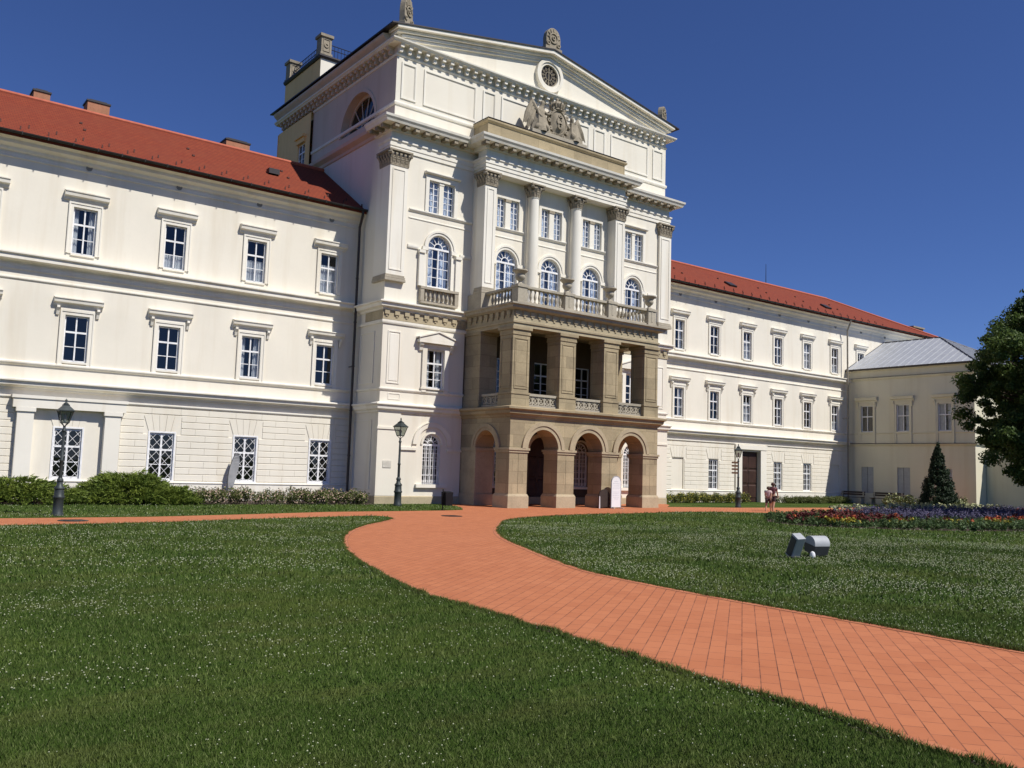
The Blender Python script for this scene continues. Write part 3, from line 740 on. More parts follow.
m.moulding([(31.9, YF), (35.4, YF)], [(0, 12.66), (.03, 12.68), (.03, 12.72), (0, 12.74)]); m.moulding([(31.9, YF), (35.4, YF)], [(0, 12.98), (.05, 13.0), (.09, 13.06), (.09, 13.10), (0, 13.11)])
for a, b_ in ((19.5, LB-.98-.14), (LB+.98+.14, 22.9), (31.9, RB-.98-.14), (RB+.98+.14, 35.4)):
    m.moulding([(a, YF), (b_, YF)], [(0, 11.30), (.05, 11.32), (.07, 11.38), (.07, 11.46), (0, 11.48)])
for a, b_ in ((23.6, 24.68-.93), (24.68+.93, CX-.93), (CX+.93, 30.12-.93), (30.12+.93, 31.2)):
    m.moulding([(a, YU), (b_, YU)], [(0, 11.22), (.05, 11.24), (.07, 11.30), (.07, 11.40), (0, 11.42)])
# thin line under the square windows of the bay
m.moulding([(23.6, YU), (31.2, YU)], [(0, 12.58), (.03, 12.60), (.03, 12.64), (0, 12.66)])
# architrave of the main entablature, broken forward at the bay
m.build('string_course', 'trim', cb)
PB = 32.6; BL, BR = 22.9, 31.9
ent = [(XL, 35.0), (XL, YF), (BL, YF), (BL, PB), (BR, PB), (BR, YF), (XR, YF), (XR, 36)]
m = MB(); m.moulding([(XL, 34.6), (XL, YF), (22.9, YF)], [(0, 15.55), (.05, 15.55), (.05, 15.72), (.08, 15.74), (.08, 15.92), (.13, 15.98), (.13, 16.06), (0, 16.08)])
m.moulding([(BR, YF), (XR, YF), (XR, 36)], [(0, 15.55), (.05, 15.55), (.05, 15.72), (.08, 15.74), (.08, 15.92), (.13, 15.98), (.13, 16.06), (0, 16.08)])
# bay beam
m.box(BL, BR, PB, YU+.05, 15.40, 16.45)
m.moulding([(BL, YF), (BL, PB), (BR, PB), (BR, YF)], [(0, 15.58), (.03, 15.58), (.03, 15.74), (.06, 15.76), (.06, 15.92), (.11, 15.98), (.11, 16.06), (0, 16.08)])
m.build('entablature', 'trim', cb)
m = MB(); KOR = [(0, 16.40), (.12, 16.42), (.12, 16.60), (.54, 16.62), (.58, 16.72), (.64, 16.80), (.66, 16.90), (.05, 17.0), (0, 17.02)]
m.moulding(ent, KOR)
m.box(BL-.02, BR+.02, PB-.02, YF, 16.44, 16.98)
m.build('main_cornice', 'trim', cb)
m = MB()
_mb = MB(); _mb.box(-.10, .10, -.50, -.121, 0, .158); wm('modillion', _mb, 'stone_grey')
def modil(m, x, y, dx, dy, z=16.46):
    inst('modillion', WM['modillion'], cb, (x, y, z), -PI/2 if dx else 0); return
    # bracket running outward (dx,dy)
    w = .10
    if dy: m.box(x-w, x+w, y-.50, y-.121, z, 16.618)
    else: m.box(x-.50, x-.121, y-w, y+w, z, 16.618) if dx < 0 else m.box(x+.121, x+.50, y-w, y+w, z, 16.618)
for x in np.arange(XL+.0, BL-.6, .52): modil(m, x, YF, 0, -1)
for x in np.arange(BR+.75, XR+.4, .52): modil(m, x, YF, 0, -1)
for x in np.arange(BL-.3, BR+.35, .52): modil(m, x, PB, 0, -1)
for y in np.arange(YF, 35.0, .52): modil(m, XL, y, -1, 0)
# side string, continuing the cornice along the flank
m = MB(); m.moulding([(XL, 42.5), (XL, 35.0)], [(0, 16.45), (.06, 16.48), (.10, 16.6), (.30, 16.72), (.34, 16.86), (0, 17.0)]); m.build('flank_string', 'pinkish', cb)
# stone frieze on first floor belt
m = MB(); m.moulding([(XL, 35.2), (XL, YF), (22.8, YF)], [(0, 7.98), (.035, 7.98), (.035, 8.375), (0, 8.375)]); m2 = MB(); m2.moulding([(31.95, YF), (XR, YF), (XR, 36)], [(0, 7.98), (.035, 7.98), (.035, 8.375), (0, 8.375)])
for x in list(np.arange(18.6, 22.8, .5))+list(np.arange(32.1, 36.3, .5)):
    q = m if x < 27 else m2; q.box(x-.12, x+.12, YF-.1, YF-.036, 8.2, 8.376); q.box(x-.05, x+.05, YF-.07, YF-.036, 8.1, 8.2)
m.build('stone_frieze', 'stone_frieze', cb); m2.build('stone_frieze', 'stone_frieze', cb)
m = MB(); m.moulding([(XL, 42), (XL, YF), (22.8, YF)], [(0, 7.80), (.05, 7.80), (.07, 7.86), (.07, 7.95), (0, 7.97)]); m.build('architrave', 'trim', cb)
# base
m = MB(); m.moulding(around(), [(0, 0), (.07, 0), (.07, .30), (.03, .34), (0, .34)]); m.build('plinth', 'stone_frieze', cb)
# corner pilasters with panels + capitals
def leafprof(h, o): return [(0, 0), (.03, 0), (.045, h*.55), (o*.8, h*.86), (o, h*.98), (o*1.05, h*.86), (o*.82, h*.72), (.06, h*.45)]
def capital(parent, cx, cy, w, d, z, h=.66, back=True):
    m = MB(); hw, hd = w/2, d/2
    m.box(cx-hw*.98, cx+hw*.98, cy-hd*.98, cy+hd*.98, z, z+h*.86, -.07, -.07)
    m.box(cx-hw-.17, cx+hw+.17, cy-hd-.17, cy+hd+.17, z+h*.88, z+h)
    m.box(cx-hw-.13, cx+hw+.13, cy-hd-.13, cy+hd+.13, z+h*.84, z+h*.88)
    m.box(cx-hw-.04, cx+hw+.04, cy-hd-.04, cy+hd+.04, z-.05, z)
    sides = ((0, -1), (-1, 0), (1, 0))
    for sx, sy in sides:
        L_ = w if sy else d; n = max(2, round(L_/.2))
        for row, (z0, hh, oo) in enumerate(((z, h*.45, .10), (z+h*.02, h*.76, .15))):
            for k in range(n+row-0):
                u = -L_/2+L_*(k+.5)/(n) if row == 0 else -L_/2+L_*k/n
                ang = math.atan2(sy, sx)+PI/2
                px, py = (cx+u, cy-hd) if sy else (cx+sx*hw, cy+u)
                m.T = Matrix.Translation((px, py, z0)) @ Matrix.Rotation(ang, 4, 'Z') @ Matrix.Translation((0, 0, 0))
                ww = .075 if row == 0 else .06
                m.prismx([(-p[0], p[1]) for p in leafprof(hh, oo)], -ww, ww)
    m.T = None
    for sx in (-1, 1):
        for sy in (-1, 1):
            p = (cx+sx*(hw+.09), cy+sy*(hd+.09), z+h*.74)
            m.tube((p[0]-.06*sy*sx, p[1]+.06, p[2]), (p[0]+.06*sy*sx, p[1]-.06, p[2]), .085, n=10)
    return m.build('capital', 'stone_grey', parent, bevel=.006)
def pilaster(parent, x0, x1, y0, y1, zb, zt, panel=True, base=True):
    m = MB(); m.box(x0, x1, y0, y1, zb+.3, zt)
    if panel:
        a, c = x0+.13, x1-.13
        m.rectframe(a, c, zb+.5, zt-.15, .05, y0-.025, y0+.001)
    o = m.build('pilaster', 'trim', parent)
    if base:
        m = MB(); m.box(x0-.07, x1+.07, y0-.07, y1, zb, zb+.12); m.box(x0-.05, x1+.05, y0-.05, y1, zb+.12, zb+.22); m.box(x0-.025, x1+.025, y0-.025, y1, zb+.22, zb+.3); m.build('pilaster_base', 'stone_bal', parent, bevel=.02)
    return o
for x0, x1 in ((XL-.06, 19.3), (35.48, XR+.06)):
    pilaster(cb, x0, x1, YF-.14, YF+1.0, 9.66, 14.86); capital(cb, (x0+x1)/2, YF+.33, x1-x0-.05, .9, 14.88)
for x0, x1 in ((BL, 23.56), (31.24, BR)):
    pilaster(cb, x0, x1, PB, YU+.02, 9.62, 14.74); capital(cb, (x0+x1)/2, (PB+YU)/2, x1-x0-.02, YU-PB, 14.76, .62)
# pedestal zone below the giant order
m = MB(); m.box(BL-.02, BR+.02, YU-.1, YF, 8.6, 9.0); m.box(BL-.06, 23.62, PB-.06, YF, 8.6, 9.62); m.box(31.18, BR+.06, PB-.06, YF, 8.6, 9.62); m.build('pedestal', 'stone_bal', cb)
# two free-standing columns with a response strip behind
for x in (26.02, 28.78):
    m = MB(); prof = [(.40, 9.0), (.40, 9.1), (.42, 9.14), (.42, 9.22), (.35, 9.27), (.38, 9.33), (.38, 9.38), (.315, 9.42)]+[(.31-.045*(k/10)**1.6, 9.44+(14.72-9.44)*k/10) for k in range(11)]+[(.29, 14.74), (.29, 14.78)]
    m.lathe(prof, 28, x, 32.93, 0); col = m.build('column', 'trim', cb, smooth=True)
    m = MB(); m.box(x-.27, x+.27, YU-.1, YU, 9.0, 15.4); m.build('pilaster', 'trim', cb)
    m = MB(); z = 14.78; h = .62
    m.lathe([(.27, z), (.29, z+h*.5), (.38, z+h*.86)], 20, x, 32.93, 0)
    m.box(x-.42, x+.42, 32.93-.42, 32.93+.42, z+h*.88, z+h)
    for row, (n, z0, hh, oo) in enumerate(((8, z, h*.45, .10), (8, z, h*.76, .15))):
        for k in range(n):
            a = 2*PI*(k+.5*row)/n
            m.T = Matrix.Translation((x+.27*math.cos(a), 32.93+.27*math.sin(a), z0)) @ Matrix.Rotation(a+PI/2, 4, 'Z'); m.prismx([(-p[0], p[1]) for p in leafprof(hh, oo)], -.075, .075)
    m.T = None
    for sx in (-1, 1):
        for sy in (-1, 1): m.tube((x+sx*.34-.05*sy*sx, 32.93+sy*.34+.05, z+h*.75), (x+sx*.34+.05*sx*sy, 32.93+sy*.34-.05, z+h*.75), .08, n=10)
    m.build('capital', 'stone_grey', cb, bevel=.006)
# lower floors: corner panels
m = MB()
for a, c in ((18.72, 19.36), (35.42, 36.06)):
    m2 = MB(); m2.rectframe(a, c, 5.2, 7.5, .05, YF-.03, YF+.001); m2.frustum(a+.09, c-.09, 5.3, 7.4, YF-.001, YF-.02, .02); m2.build('wall_panel', 'trim', cb)
m.rectframe(18.85, 19.45, 4.5, 4.78, .035, YF-.02, YF+.001)
m.T = Matrix.Translation((XL, 0, 0)) @ Matrix.Rotation(-PI/2, 4, 'Z')
m.rectframe(-35.6, -34.3, 5.2, 7.5, .05, -.03, .001); m.rectframe(-35.8, -34.2, .6, 3.6, .05, -.03, .001); m.T = None
m.build('wall_panel', 'trim', cb)
for a, c in ((18.40, 19.52), (35.28, 36.40)): m = MB(); m.box(a, c, YF-.05, YF, .345, 3.9); m.box(a-.04, c+.04, YF-.09, YF-.0501, 3.2, 3.3); m.build('corner_strip', 'stucco', cb)
m = MB(); m.box(18.72, 19.12, YF-.075, YF-.051, 1.55, 1.85)
for k in range(4): m.box(18.76, 19.08-.06*(k % 2), YF-.078, YF-.075, 1.60+.055*k, 1.62+.055*k)
pl_ = m.build('plaque', 'plaque', cb); pl_['label'] = 'small pale grey plaque'
# balconettes under the arched windows of the side bays
BALP = [(.045, 0), (.06, .02), (.06, .05), (.035, .07), (.03, .1), (.065, .2), (.07, .26), (.05, .34), (.03, .42), (.045, .46), (.055, .49), (.055, .52)]
b = MB(); b.lathe(BALP, 10); wm('baluster', b, 'stone_bal', True)
for c in (LB, RB):
    m = MB(); y0 = YF-.22
    m.box(c-1.02, c+1.02, y0, YF, 9.54, 9.66); m.box(c-1.0, c+1.0, y0+.02, YF, 8.9, 8.99)
    for x in (c-.92, c+.92): m.box(x-.1, x+.1, y0+.02, YF, 8.99, 9.54)
    bl = m.build('balconette', 'stone_bal', cb, bevel=.01)
    for k in range(7): inst('baluster', WM['baluster'], bl, Vector((c-.69+.23*k, y0+.12, 9.0)))
# attic storey
YA = 33.78; AL, AR = 18.64, 36.16
m = MB(); m.wall(AL, AR, 17.0, 20.62, [], YA); m.face([(AR, YA, 17), (AR, YB, 17), (AR, YB, 20.6), (AR, YA, 20.6)]); m.face([(XL, YF, 17.0), (XR, YF, 17), (AR, YA, 17.03), (AL, YA, 17.03)])
m.build('attic_wall', 'stucco', cb)
m = MB(); m.T = Matrix.Translation((AL, 0, 0)) @ Matrix.Rotation(-PI/2, 4, 'Z')
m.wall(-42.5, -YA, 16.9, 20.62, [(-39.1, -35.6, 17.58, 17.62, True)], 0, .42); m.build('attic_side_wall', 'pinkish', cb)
LY, LZ, LR = 37.35, 17.6, 1.75
b = MB(); b.T = Matrix.Translation((AL+.36, LY, LZ)) @ Matrix.Rotation(-PI/2, 4, 'Z')
b.band(0, 0, LR-.12, LR+.02, -.03, .05, 0, PI, 26); b.box(-LR, LR, -.03, .05, -.02, .07)
for k in range(1, 7):
    a = PI*k/7; b.tube((.4*math.cos(a), 0, .4*math.sin(a)), ((LR-.1)*math.cos(a), 0, (LR-.1)*math.sin(a)), .025, n=6)
b.band(0, 0, .38, .44, -.02, .03, 0, PI, 14)
lun = b.build('lunette_window', 'pinkish', cb)
b = MB(); b.T = Matrix.Translation((AL+.40, LY, LZ)) @ Matrix.Rotation(-PI/2, 4, 'Z'); b.disc(0, 0, LR, 0, 0, PI); b.build('pane', 'glass', lun).location = (0, 0, 0)
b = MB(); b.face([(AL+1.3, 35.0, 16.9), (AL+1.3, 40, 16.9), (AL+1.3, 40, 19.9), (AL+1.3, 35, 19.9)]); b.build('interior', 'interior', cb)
b = MB(); b.T = Matrix.Translation((AL, LY, LZ)) @ Matrix.Rotation(-PI/2, 4, 'Z'); b.band(0, .02, LR, LR+.16, -.05, .0, 0, PI, 26); b.build('lunette_surround', 'pinkish', cb)
# attic mouldings
m = MB(); m.moulding([(AL, 42.5), (AL, YA), (AR, YA), (AR, 40)], [(0, 17.72), (.05, 17.74), (.07, 17.80), (.07, 17.86), (.03, 17.9), (0, 17.9)])
m.moulding([(AL, 42.5), (AL, YA), (AR, YA), (AR, 40)], [(0, 20.0), (.03, 20.0), (.06, 20.06), (.06, 20.1), (0, 20.12)])
for a, c in ((18.9, 19.68), (20.08, 23.0), (23.4, 24.16), (24.5, 30.3), (30.62, 31.44), (31.86, 34.72), (35.1, 35.92)):
    m2 = MB(); m2.rectframe(a, c, 18.08, 19.78, .075, YA-.045, YA+.001); m2.rectframe(a+.075, c-.075, 18.155, 19.705, .03, YA-.022, YA+.001); m2.build('attic_panel', 'trim', cb)
m.build('attic_moulding', 'trim', cb)
m = MB()
_mb = MB(); _mb.box(-.085, .085, -.30, 0, .18, .30); _mb.box(-.075, .075, -.20, 0, 0, .18); _mb.box(-.10, .10, -.33, 0, .301, .345); wm('bracket', _mb, 'trim'); wm('bracket_flank_shade', _mb, 'pinkish')  # flank brackets repeat the front ones with shade put into their colour
for x in np.arange(AL+.1, AR-.02, .447): inst('bracket', WM['bracket'], cb, (x, YA, 20.14))
for y in np.arange(YA+.4, 46.6, .447): inst('bracket', WM['bracket_flank_shade'], cb, (AL, y, 20.14), -PI/2)
m = MB(); AC = [(0, 20.48), (.36, 20.485), (.38, 20.53), (.44, 20.58), (.45, 20.64), (0, 20.72)]
m.moulding([(AL, YB), (AL, YA), (AR, YA), (AR, 42)], AC)
m.build('attic_cornice', 'trim', cb); m = MB(); m.moulding([(AL, YB), (AL, YA+.5)], [(0, 20.72), (.25, 20.72), (.3, 20.82), (.45, 20.95), (.5, 21.02), (.5, 21.1), (0, 21.2)])
m.build('flank_cornice', 'pinkish', cb)  # darker pinkish tone paints the flank's shade on this cornice
m = MB(); m.prism([(AL, 20.70), (AR, 20.70), (AR, 21.02), (CX, 22.62), (AL, 21.02)], YA, YA+.4); m.build('tympanum', 'stucco', cb)
m = MB(); xl, xr = AL-.26, AR+.26
def rake(m, b0, b1, a0, a1, y0, y1, o=0.0):
    m.prism([(xl+o, b0), (CX, a0), (CX, a1), (xl+o, b1)], y0, y1); m.prism([(CX, a0), (xr-o, b0), (xr-o, b1), (CX, a1)], y0, y1)
rake(m, 20.98, 21.10, 22.60, 22.72, YA-.26, YA+.4, .1); rake(m, 21.102, 21.28, 22.722, 22.90, YA-.45, YA+.4)
rake(m, 20.76, 20.86, 22.34, 22.44, YA-.10, YA, .6); rake(m, 20.86, 20.98, 22.44, 22.60, YA-.16, YA, .4)
m.build('raking_cornice', 'trim', cb)
m = MB(); m.T = Matrix.Translation((CX, YA, 21.66)); m.band(0, 0, .56, .68, -.14, 0, 0, 2*PI, 36); m.band(0, 0, .68, .86, -.2, 0, 0, 2*PI, 36)
oc = m.build('oculus_window', 'trim', cb)
m = MB(); m.T = Matrix.Translation((CX, YA, 21.66)); m.disc(0, 0, .57, -.012); o = m.build('pane', 'dark_metal', oc); o.location = (0, 0, 0)
m = MB(); m.T = Matrix.Translation((CX, YA, 21.66)); m.band(0, 0, .2, .225, -.06, -.03, 0, 2*PI, 20); m.band(0, 0, .5, .56, -.06, -.03, 0, 2*PI, 30)
for k in range(12):
    a = PI*k/6; m.tube((.21*math.cos(a), -.045, .21*math.sin(a)), (.54*math.cos(a), -.045, .54*math.sin(a)), .014, n=5)
    m.band(.36*math.cos(a), .36*math.sin(a), .05, .066, -.055, -.035, 0, 2*PI, 8)
m.box(-.02, .02, -.065, -.03, -.55, .55); o = m.build('frame', 'stone_grey', oc); o.location = (0, 0, 0)
# gable roof of the block
m = MB()
zr, ze = 22.96, 21.24
for s_, xe in ((-1, AL-.57), (1, AR+.57)):
    m.face([(CX, YA-.5, zr), (xe, YA-.5, ze), (xe, YB+.4, ze), (CX, YB+.4, zr)]); m.face([(CX, YA-.5, zr-.06), (xe, YA-.5, ze-.06), (xe, YB+.4, ze-.06), (CX, YB+.4, zr-.06)])
    m.face([(CX, YA-.5, zr), (xe, YA-.5, ze), (xe, YA-.5, ze-.06), (CX, YA-.5, zr-.06)]); m.face([(xe, YA-.5, ze), (xe, YB+.4, ze), (xe, YB+.4, ze-.06), (xe, YA-.5, ze-.06)])
m.face([(xl, YB, 20.6), (xr, YB, 20.6), (xr, YB, ze), (CX, YB, zr), (xl, YB, ze)])
m.build('roof', 'roof_dark', cb)
# acroteria
def acroterion(x, y, z, w, h, rz=0):
    m = MB(); m.T = Matrix.Translation((x, y, z)) @ Matrix.Rotation(rz, 4, 'Z')
    m.box(-w*.55, w*.55, -.2, .2, 0, h*.14)
    pts = [(-w*.46, h*.14), (w*.46, h*.14), (w*.48, h*.5)]+[(w*.46*math.cos(a), h*.58+h*.42*math.sin(a)) for a in np.linspace(.15, PI-.15, 13)]+[(-w*.48, h*.5)]
    m.prism(pts, -.14, .14)
    m.band(0, h*.55, w*.22, w*.30, -.19, -.14, 0, 2*PI, 18); m.band(0, h*.55, w*.05, w*.12, -.2, -.14, 0, 2*PI, 12)
    for k in range(7):
        a = PI*k/6; m.tube((w*.30*math.cos(a), -.15, h*.57+w*.30*math.sin(a)), (w*.42*math.cos(a), -.15, h*.58+h*.38*math.sin(a)), .05, .03, n=6)
    for sx in (-1, 1): m.band(sx*w*.34, h*.28, .05, .12, -.2, -.13, 0, 2*PI, 12)
    return m.build('acroterion', 'stone_grey', cb, bevel=.012)
acroterion(CX, YA-.22, 22.9, .98, 1.2); acroterion(18.98, YA-.05, 21.30, .80, 1.5, .55); acroterion(35.95, YA+.12, 21.28, .95, 1.2, .5)
# stone attic block above the bay
m = MB(); m.box(BL+.06, BR-.06, PB+.04, YA, 17.0, 17.72); m.moulding([(BL+.06, YA), (BL+.06, PB+.04), (BR-.06, PB+.04), (BR-.06, YA)], [(0, 17.72), (.04, 17.74), (.10, 17.80), (.10, 17.88), (0, 17.93)])
m.box(BL+.06, BR-.06, PB+.04, YA, 17.722, 17.9)
m.build('stone_attic', 'stone', cb)
m = MB(); m.box(BL+.0, BR-.0, PB-.05, YA, 17.931, 17.955); m.build('flashing', 'roof_dark', cb)

# ------------------------------------------------------------------ tower behind
tw = thing('roof_tower', 'ochre and white stair tower with stone posts and iron railing behind the central block', 'tower', (21.5, 45.2, 0))
tx = 19.0
m = MB(); m.T = Matrix.Translation((tx, 0, 0)) @ Matrix.Rotation(-PI/2, 4, 'Z'); m.wall(-47.5, -42.8, 20.0, 23.36, [(-45.5, -44.7, 21.2, 22.1, False)], 0, .15); m.T = None
m.build('side_wall', 'ochre', tw)
m = MB(); m.box(tx+.001, 24, 42.8, 47.5, 20.0, 23.35); m.build('wall', 'stucco', tw)
b = MB(); bars(b, .8, .9, low=0, tr=0); wm('tower_frame', b, 'white'); wm('tower_pane', pane_rect(.8, .9), 'glass'); f = window(tw, tx, 45.1, 21.2, 'tower_frame', 'tower_pane', rotz=-PI/2)
m = MB(); m.moulding([(tx, 47.5), (tx, 42.8), (24, 42.8)], [(0, 23.28), (.08, 23.3), (.14, 23.38), (.14, 23.46), (0, 23.5)]); m.box(tx, 24, 42.8, 47.5, 23.36, 23.49); m.build('cornice', 'roof_dark', tw)
for px, py in ((tx+.28, 43.08), (tx+.28, 47.2), (23.7, 43.08)):
    m = MB(); m.box(px-.3, px+.3, py-.3, py+.3, 23.5, 24.5); m.box(px-.38, px+.38, py-.38, py+.38, 24.5, 24.66); m.box(px-.35, px+.35, py-.35, py+.35, 23.5, 23.62)
    m.rectframe(px-.2, px+.2, 23.7, 24.4, .04, py-.33, py-.3); m.band(px, 24.05, .06, .14, py-.34, py-.3, 0, 2*PI, 12); m.build('stone_post', 'stone_grey', tw, bevel=.01)
m = MB()
for y in np.arange(43.5, 46.9, .2): m.tube((tx+.28, y, 23.5), (tx+.28, y, 24.3), .014, n=5)
for x in np.arange(tx+.7, 23.4, .2): m.tube((x, 43.08, 23.5), (x, 43.08, 24.3), .014, n=5)
for z in (23.65, 24.3, 24.05): m.tube((tx+.28, 43.4, z), (tx+.28, 46.9, z), .022, n=6); m.tube((tx+.6, 43.08, z), (23.4, 43.08, z), .022, n=6)
m.build('railing', 'dark_metal', tw)

# ------------------------------------------------------------------ portico
PF = 29.95; PX = [23.25, 25.93, 28.61, 31.29]; PHW = .49
po = thing('portico', 'two-storey sandstone entrance portico with three arches below and a balcony on top', 'portico', (CX-.13, 31.8, 0))
x0, x1 = PX[0]-PHW, PX[3]+PHW; TH = .95
# arcade
ops = [(PX[i]+PHW, PX[i+1]-PHW, 0, 2.55, True) for i in range(3)]
m = MB(); m.wall(x0, x1, 0, 3.90, ops, PF, TH)
# back of the arcade wall
m.wall(x0+TH, x1-TH, 0, 3.90, [(a, b_, c, d, e) for a, b_, c, d, e in ops], PF+TH, -.001)
for xs, rot in ((x0, -PI/2),):
    m.T = Matrix.Translation((xs, 0, 0)) @ Matrix.Rotation(-PI/2, 4, 'Z'); m.wall(-YF, -PF, 0, 3.90, [(-32.44, -30.91, 0, 2.55, True)], 0, TH)
m.T = Matrix.Translation((x0+TH, 0, 0)) @ Matrix.Rotation(-PI/2, 4, 'Z'); m.wall(-YF, -PF-TH, 0, 3.9, [(-32.44, -30.91, 0, 2.55, True)], 0, -.001)
m.T = Matrix.Translation((x1, 0, 0)) @ Matrix.Rotation(PI/2, 4, 'Z'); m.wall(PF, YF, 0, 3.9, [(30.91, 32.44, 0, 2.55, True)], 0, TH)
m.T = Matrix.Translation((x1-TH, 0, 0)) @ Matrix.Rotation(PI/2, 4, 'Z'); m.wall(PF+TH, YF, 0, 3.9, [(30.91, 32.44, 0, 2.55, True)], 0, -.001)
m.T = None
m.build('arcade_wall', 'stone', po)
m = MB(); m.face([(x0, PF, 3.86), (x1, PF, 3.86), (x1, YF, 3.86), (x0, YF, 3.86)]); m.build('vault', 'stone_porch_shade', po)
m = MB(); m.face([(x0+.02, PF+.02, 4.367), (x1-.02, PF+.02, 4.367), (x1-.02, YF-.01, 4.367), (x0+.02, YF-.01, 4.367)]); m.build('dark_floor_sheet', 'stone_porch_shade', po)  # dark sheet added over the slab to cut light bounced into the loggia
m = MB()
for i in range(3):
    c = (PX[i]+PX[i+1])/2; r = (PX[i+1]-PX[i])/2-PHW
    m.band(c, 2.55, r, r+.16, PF-.05, PF, n=30); m.band(c, 2.55, r+.161, r+.34, PF-.09, PF, n=30)
m.T = Matrix.Translation((x0, 0, 0)) @ Matrix.Rotation(-PI/2, 4, 'Z'); m.band(-31.675, 2.55, .765, .9, -.05, 0, n=30); m.band(-31.675, 2.55, .901, 1.05, -.08, 0, n=30)
m.T = None
m.build('archivolt', 'stone_plain', po)
def ring_box(m, xa, xb, ya, yb, o, z0, z1):
    m.box(xa-o, xb+o, ya-o, yb+o, z0, z1)
for i, c in enumerate(PX):
    m = MB(); xa, xb, ya, yb = c-PHW, c+PHW, PF, PF+TH
    # plinth, moulded foot and impost of each pier
    ring_box(m, xa, xb, ya, yb, .07, 0, .50); m.box(xa-.07, xb+.07, ya-.07, yb+.07, .50, .60, .05, .05)
    ring_box(m, xa, xb, ya, yb, .04, 2.36, 2.46); ring_box(m, xa, xb, ya, yb, .08, 2.46, 2.56)
    m.box(c-.012, c+.012, PF-.0, PF+.01, .62, 2.34)
    m.build('pier', 'stone_plain', po, bevel=.012)
for xa, xb in ((x0, x0+TH), (x1-TH, x1)):
    m = MB(); ring_box(m, xa, xb, 32.44, YF-.12, .07, 0, .50); ring_box(m, xa, xb, 32.44, YF-.12, .05, 2.40, 2.56); m.box(xa-.02, xb+.02, 32.42, YF-.12, .501, 2.399); m.build('pier', 'stone_plain', po, bevel=.012)
# first cornice / floor
m = MB(); pp = [(x0, YF), (x0, PF), (x1, PF), (x1, YF)]
m.moulding(pp, [(0, 3.86), (.05, 3.88), (.08, 3.96), (.2, 4.03), (.22, 4.16), (.32, 4.22), (.32, 4.30), (0, 4.37)]); m.box(x0, x1, PF, YF, 3.90, 4.36); m.build('floor_cornice', 'stone', po)
# upper pillars
for i, c in enumerate(PX):
    m = MB(); w = .465; ya, yb = PF+.02, PF+.95
    m.box(c-w-.03, c+w+.03, ya-.03, yb+.03, 4.362, 4.86); m.box(c-w-.06, c+w+.06, ya-.06, yb+.06, 4.86, 4.95)
    m.box(c-w, c+w, ya, yb, 4.95, 7.44)
    m.rectframe(c-w+.1, c+w-.1, 5.1, 7.3, .05, ya-.025, ya+.001); m.frustum(c-w+.17, c+w-.17, 5.2, 7.2, ya-.001, ya-.015, .02)
    m.T = Matrix.Translation((c-w, 0, 0)) @ Matrix.Rotation(-PI/2, 4, 'Z'); m.rectframe(-yb+.1, -ya-.1, 5.1, 7.3, .05, -.025, .001); m.T = None
    m.box(c-w-.03, c+w+.03, ya-.03, yb+.03, 7.44, 7.52); m.box(c-w-.02, c+w+.02, ya-.02, yb+.02, 7.52, 7.66); m.box(c-w-.08, c+w+.08, ya-.08, yb+.08, 7.66, 7.80)
    m.build('pillar', 'stone', po, bevel=.012)
for xa in (x0+.05, x1-.98):
    m = MB(); m.box(xa, xa+.93, 32.42, YF-.001, 4.362, 7.66); m.box(xa-.05, xa+.98, 32.37, YF-.002, 7.66, 7.80); m.box(xa-.04, xa+.97, 32.38, YF-.002, 4.363, 4.95); m.build('pillar', 'stone', po, bevel=.012)
# beam, frieze, cornice
m = MB(); m.box(x0+.03, x1-.03, PF+.02, PF+.95, 7.80, 8.6); m.box(x0+.03, x0+.98, PF+.95, YF-.003, 7.80, 8.6); m.box(x1-.98, x1-.03, PF+.95, YF-.003, 7.80, 8.6); m.box(x0+.2, x1-.2, PF+.9, YF-.004, 8.2, 8.59)
m.moulding([(x0+.03, YF), (x0+.03, PF+.02), (x1-.03, PF+.02), (x1-.03, YF)], [(0, 7.95), (.05, 7.96), (.06, 8.04), (0, 8.06)])
for x in np.arange(x0+.2, x1, .42):
    m.box(x-.11, x+.11, PF-.035, PF+.02, 8.30, 8.50); m.box(x-.05, x+.05, PF-.015, PF+.02, 8.20, 8.30)
for y in np.arange(PF+.3, YF-.2, .42): m.box(x0-.06, x0+.03, y-.11, y+.11, 8.30, 8.50); m.box(x0-.03, x0+.03, y-.05, y+.05, 8.18, 8.3)
m.build('entablature', 'stone_frieze', po)
m = MB(); m.moulding([(x0+.03, YF), (x0+.03, PF+.02), (x1-.03, PF+.02), (x1-.03, YF)], [(0, 8.50), (.08, 8.52), (.24, 8.58), (.26, 8.68), (.34, 8.72), (.34, 8.79), (0, 8.84)]); m.box(x0+.03, x1-.03, PF+.02, YF-.004, 8.6, 8.83); m.build('balcony_cornice', 'stone_bal', po)
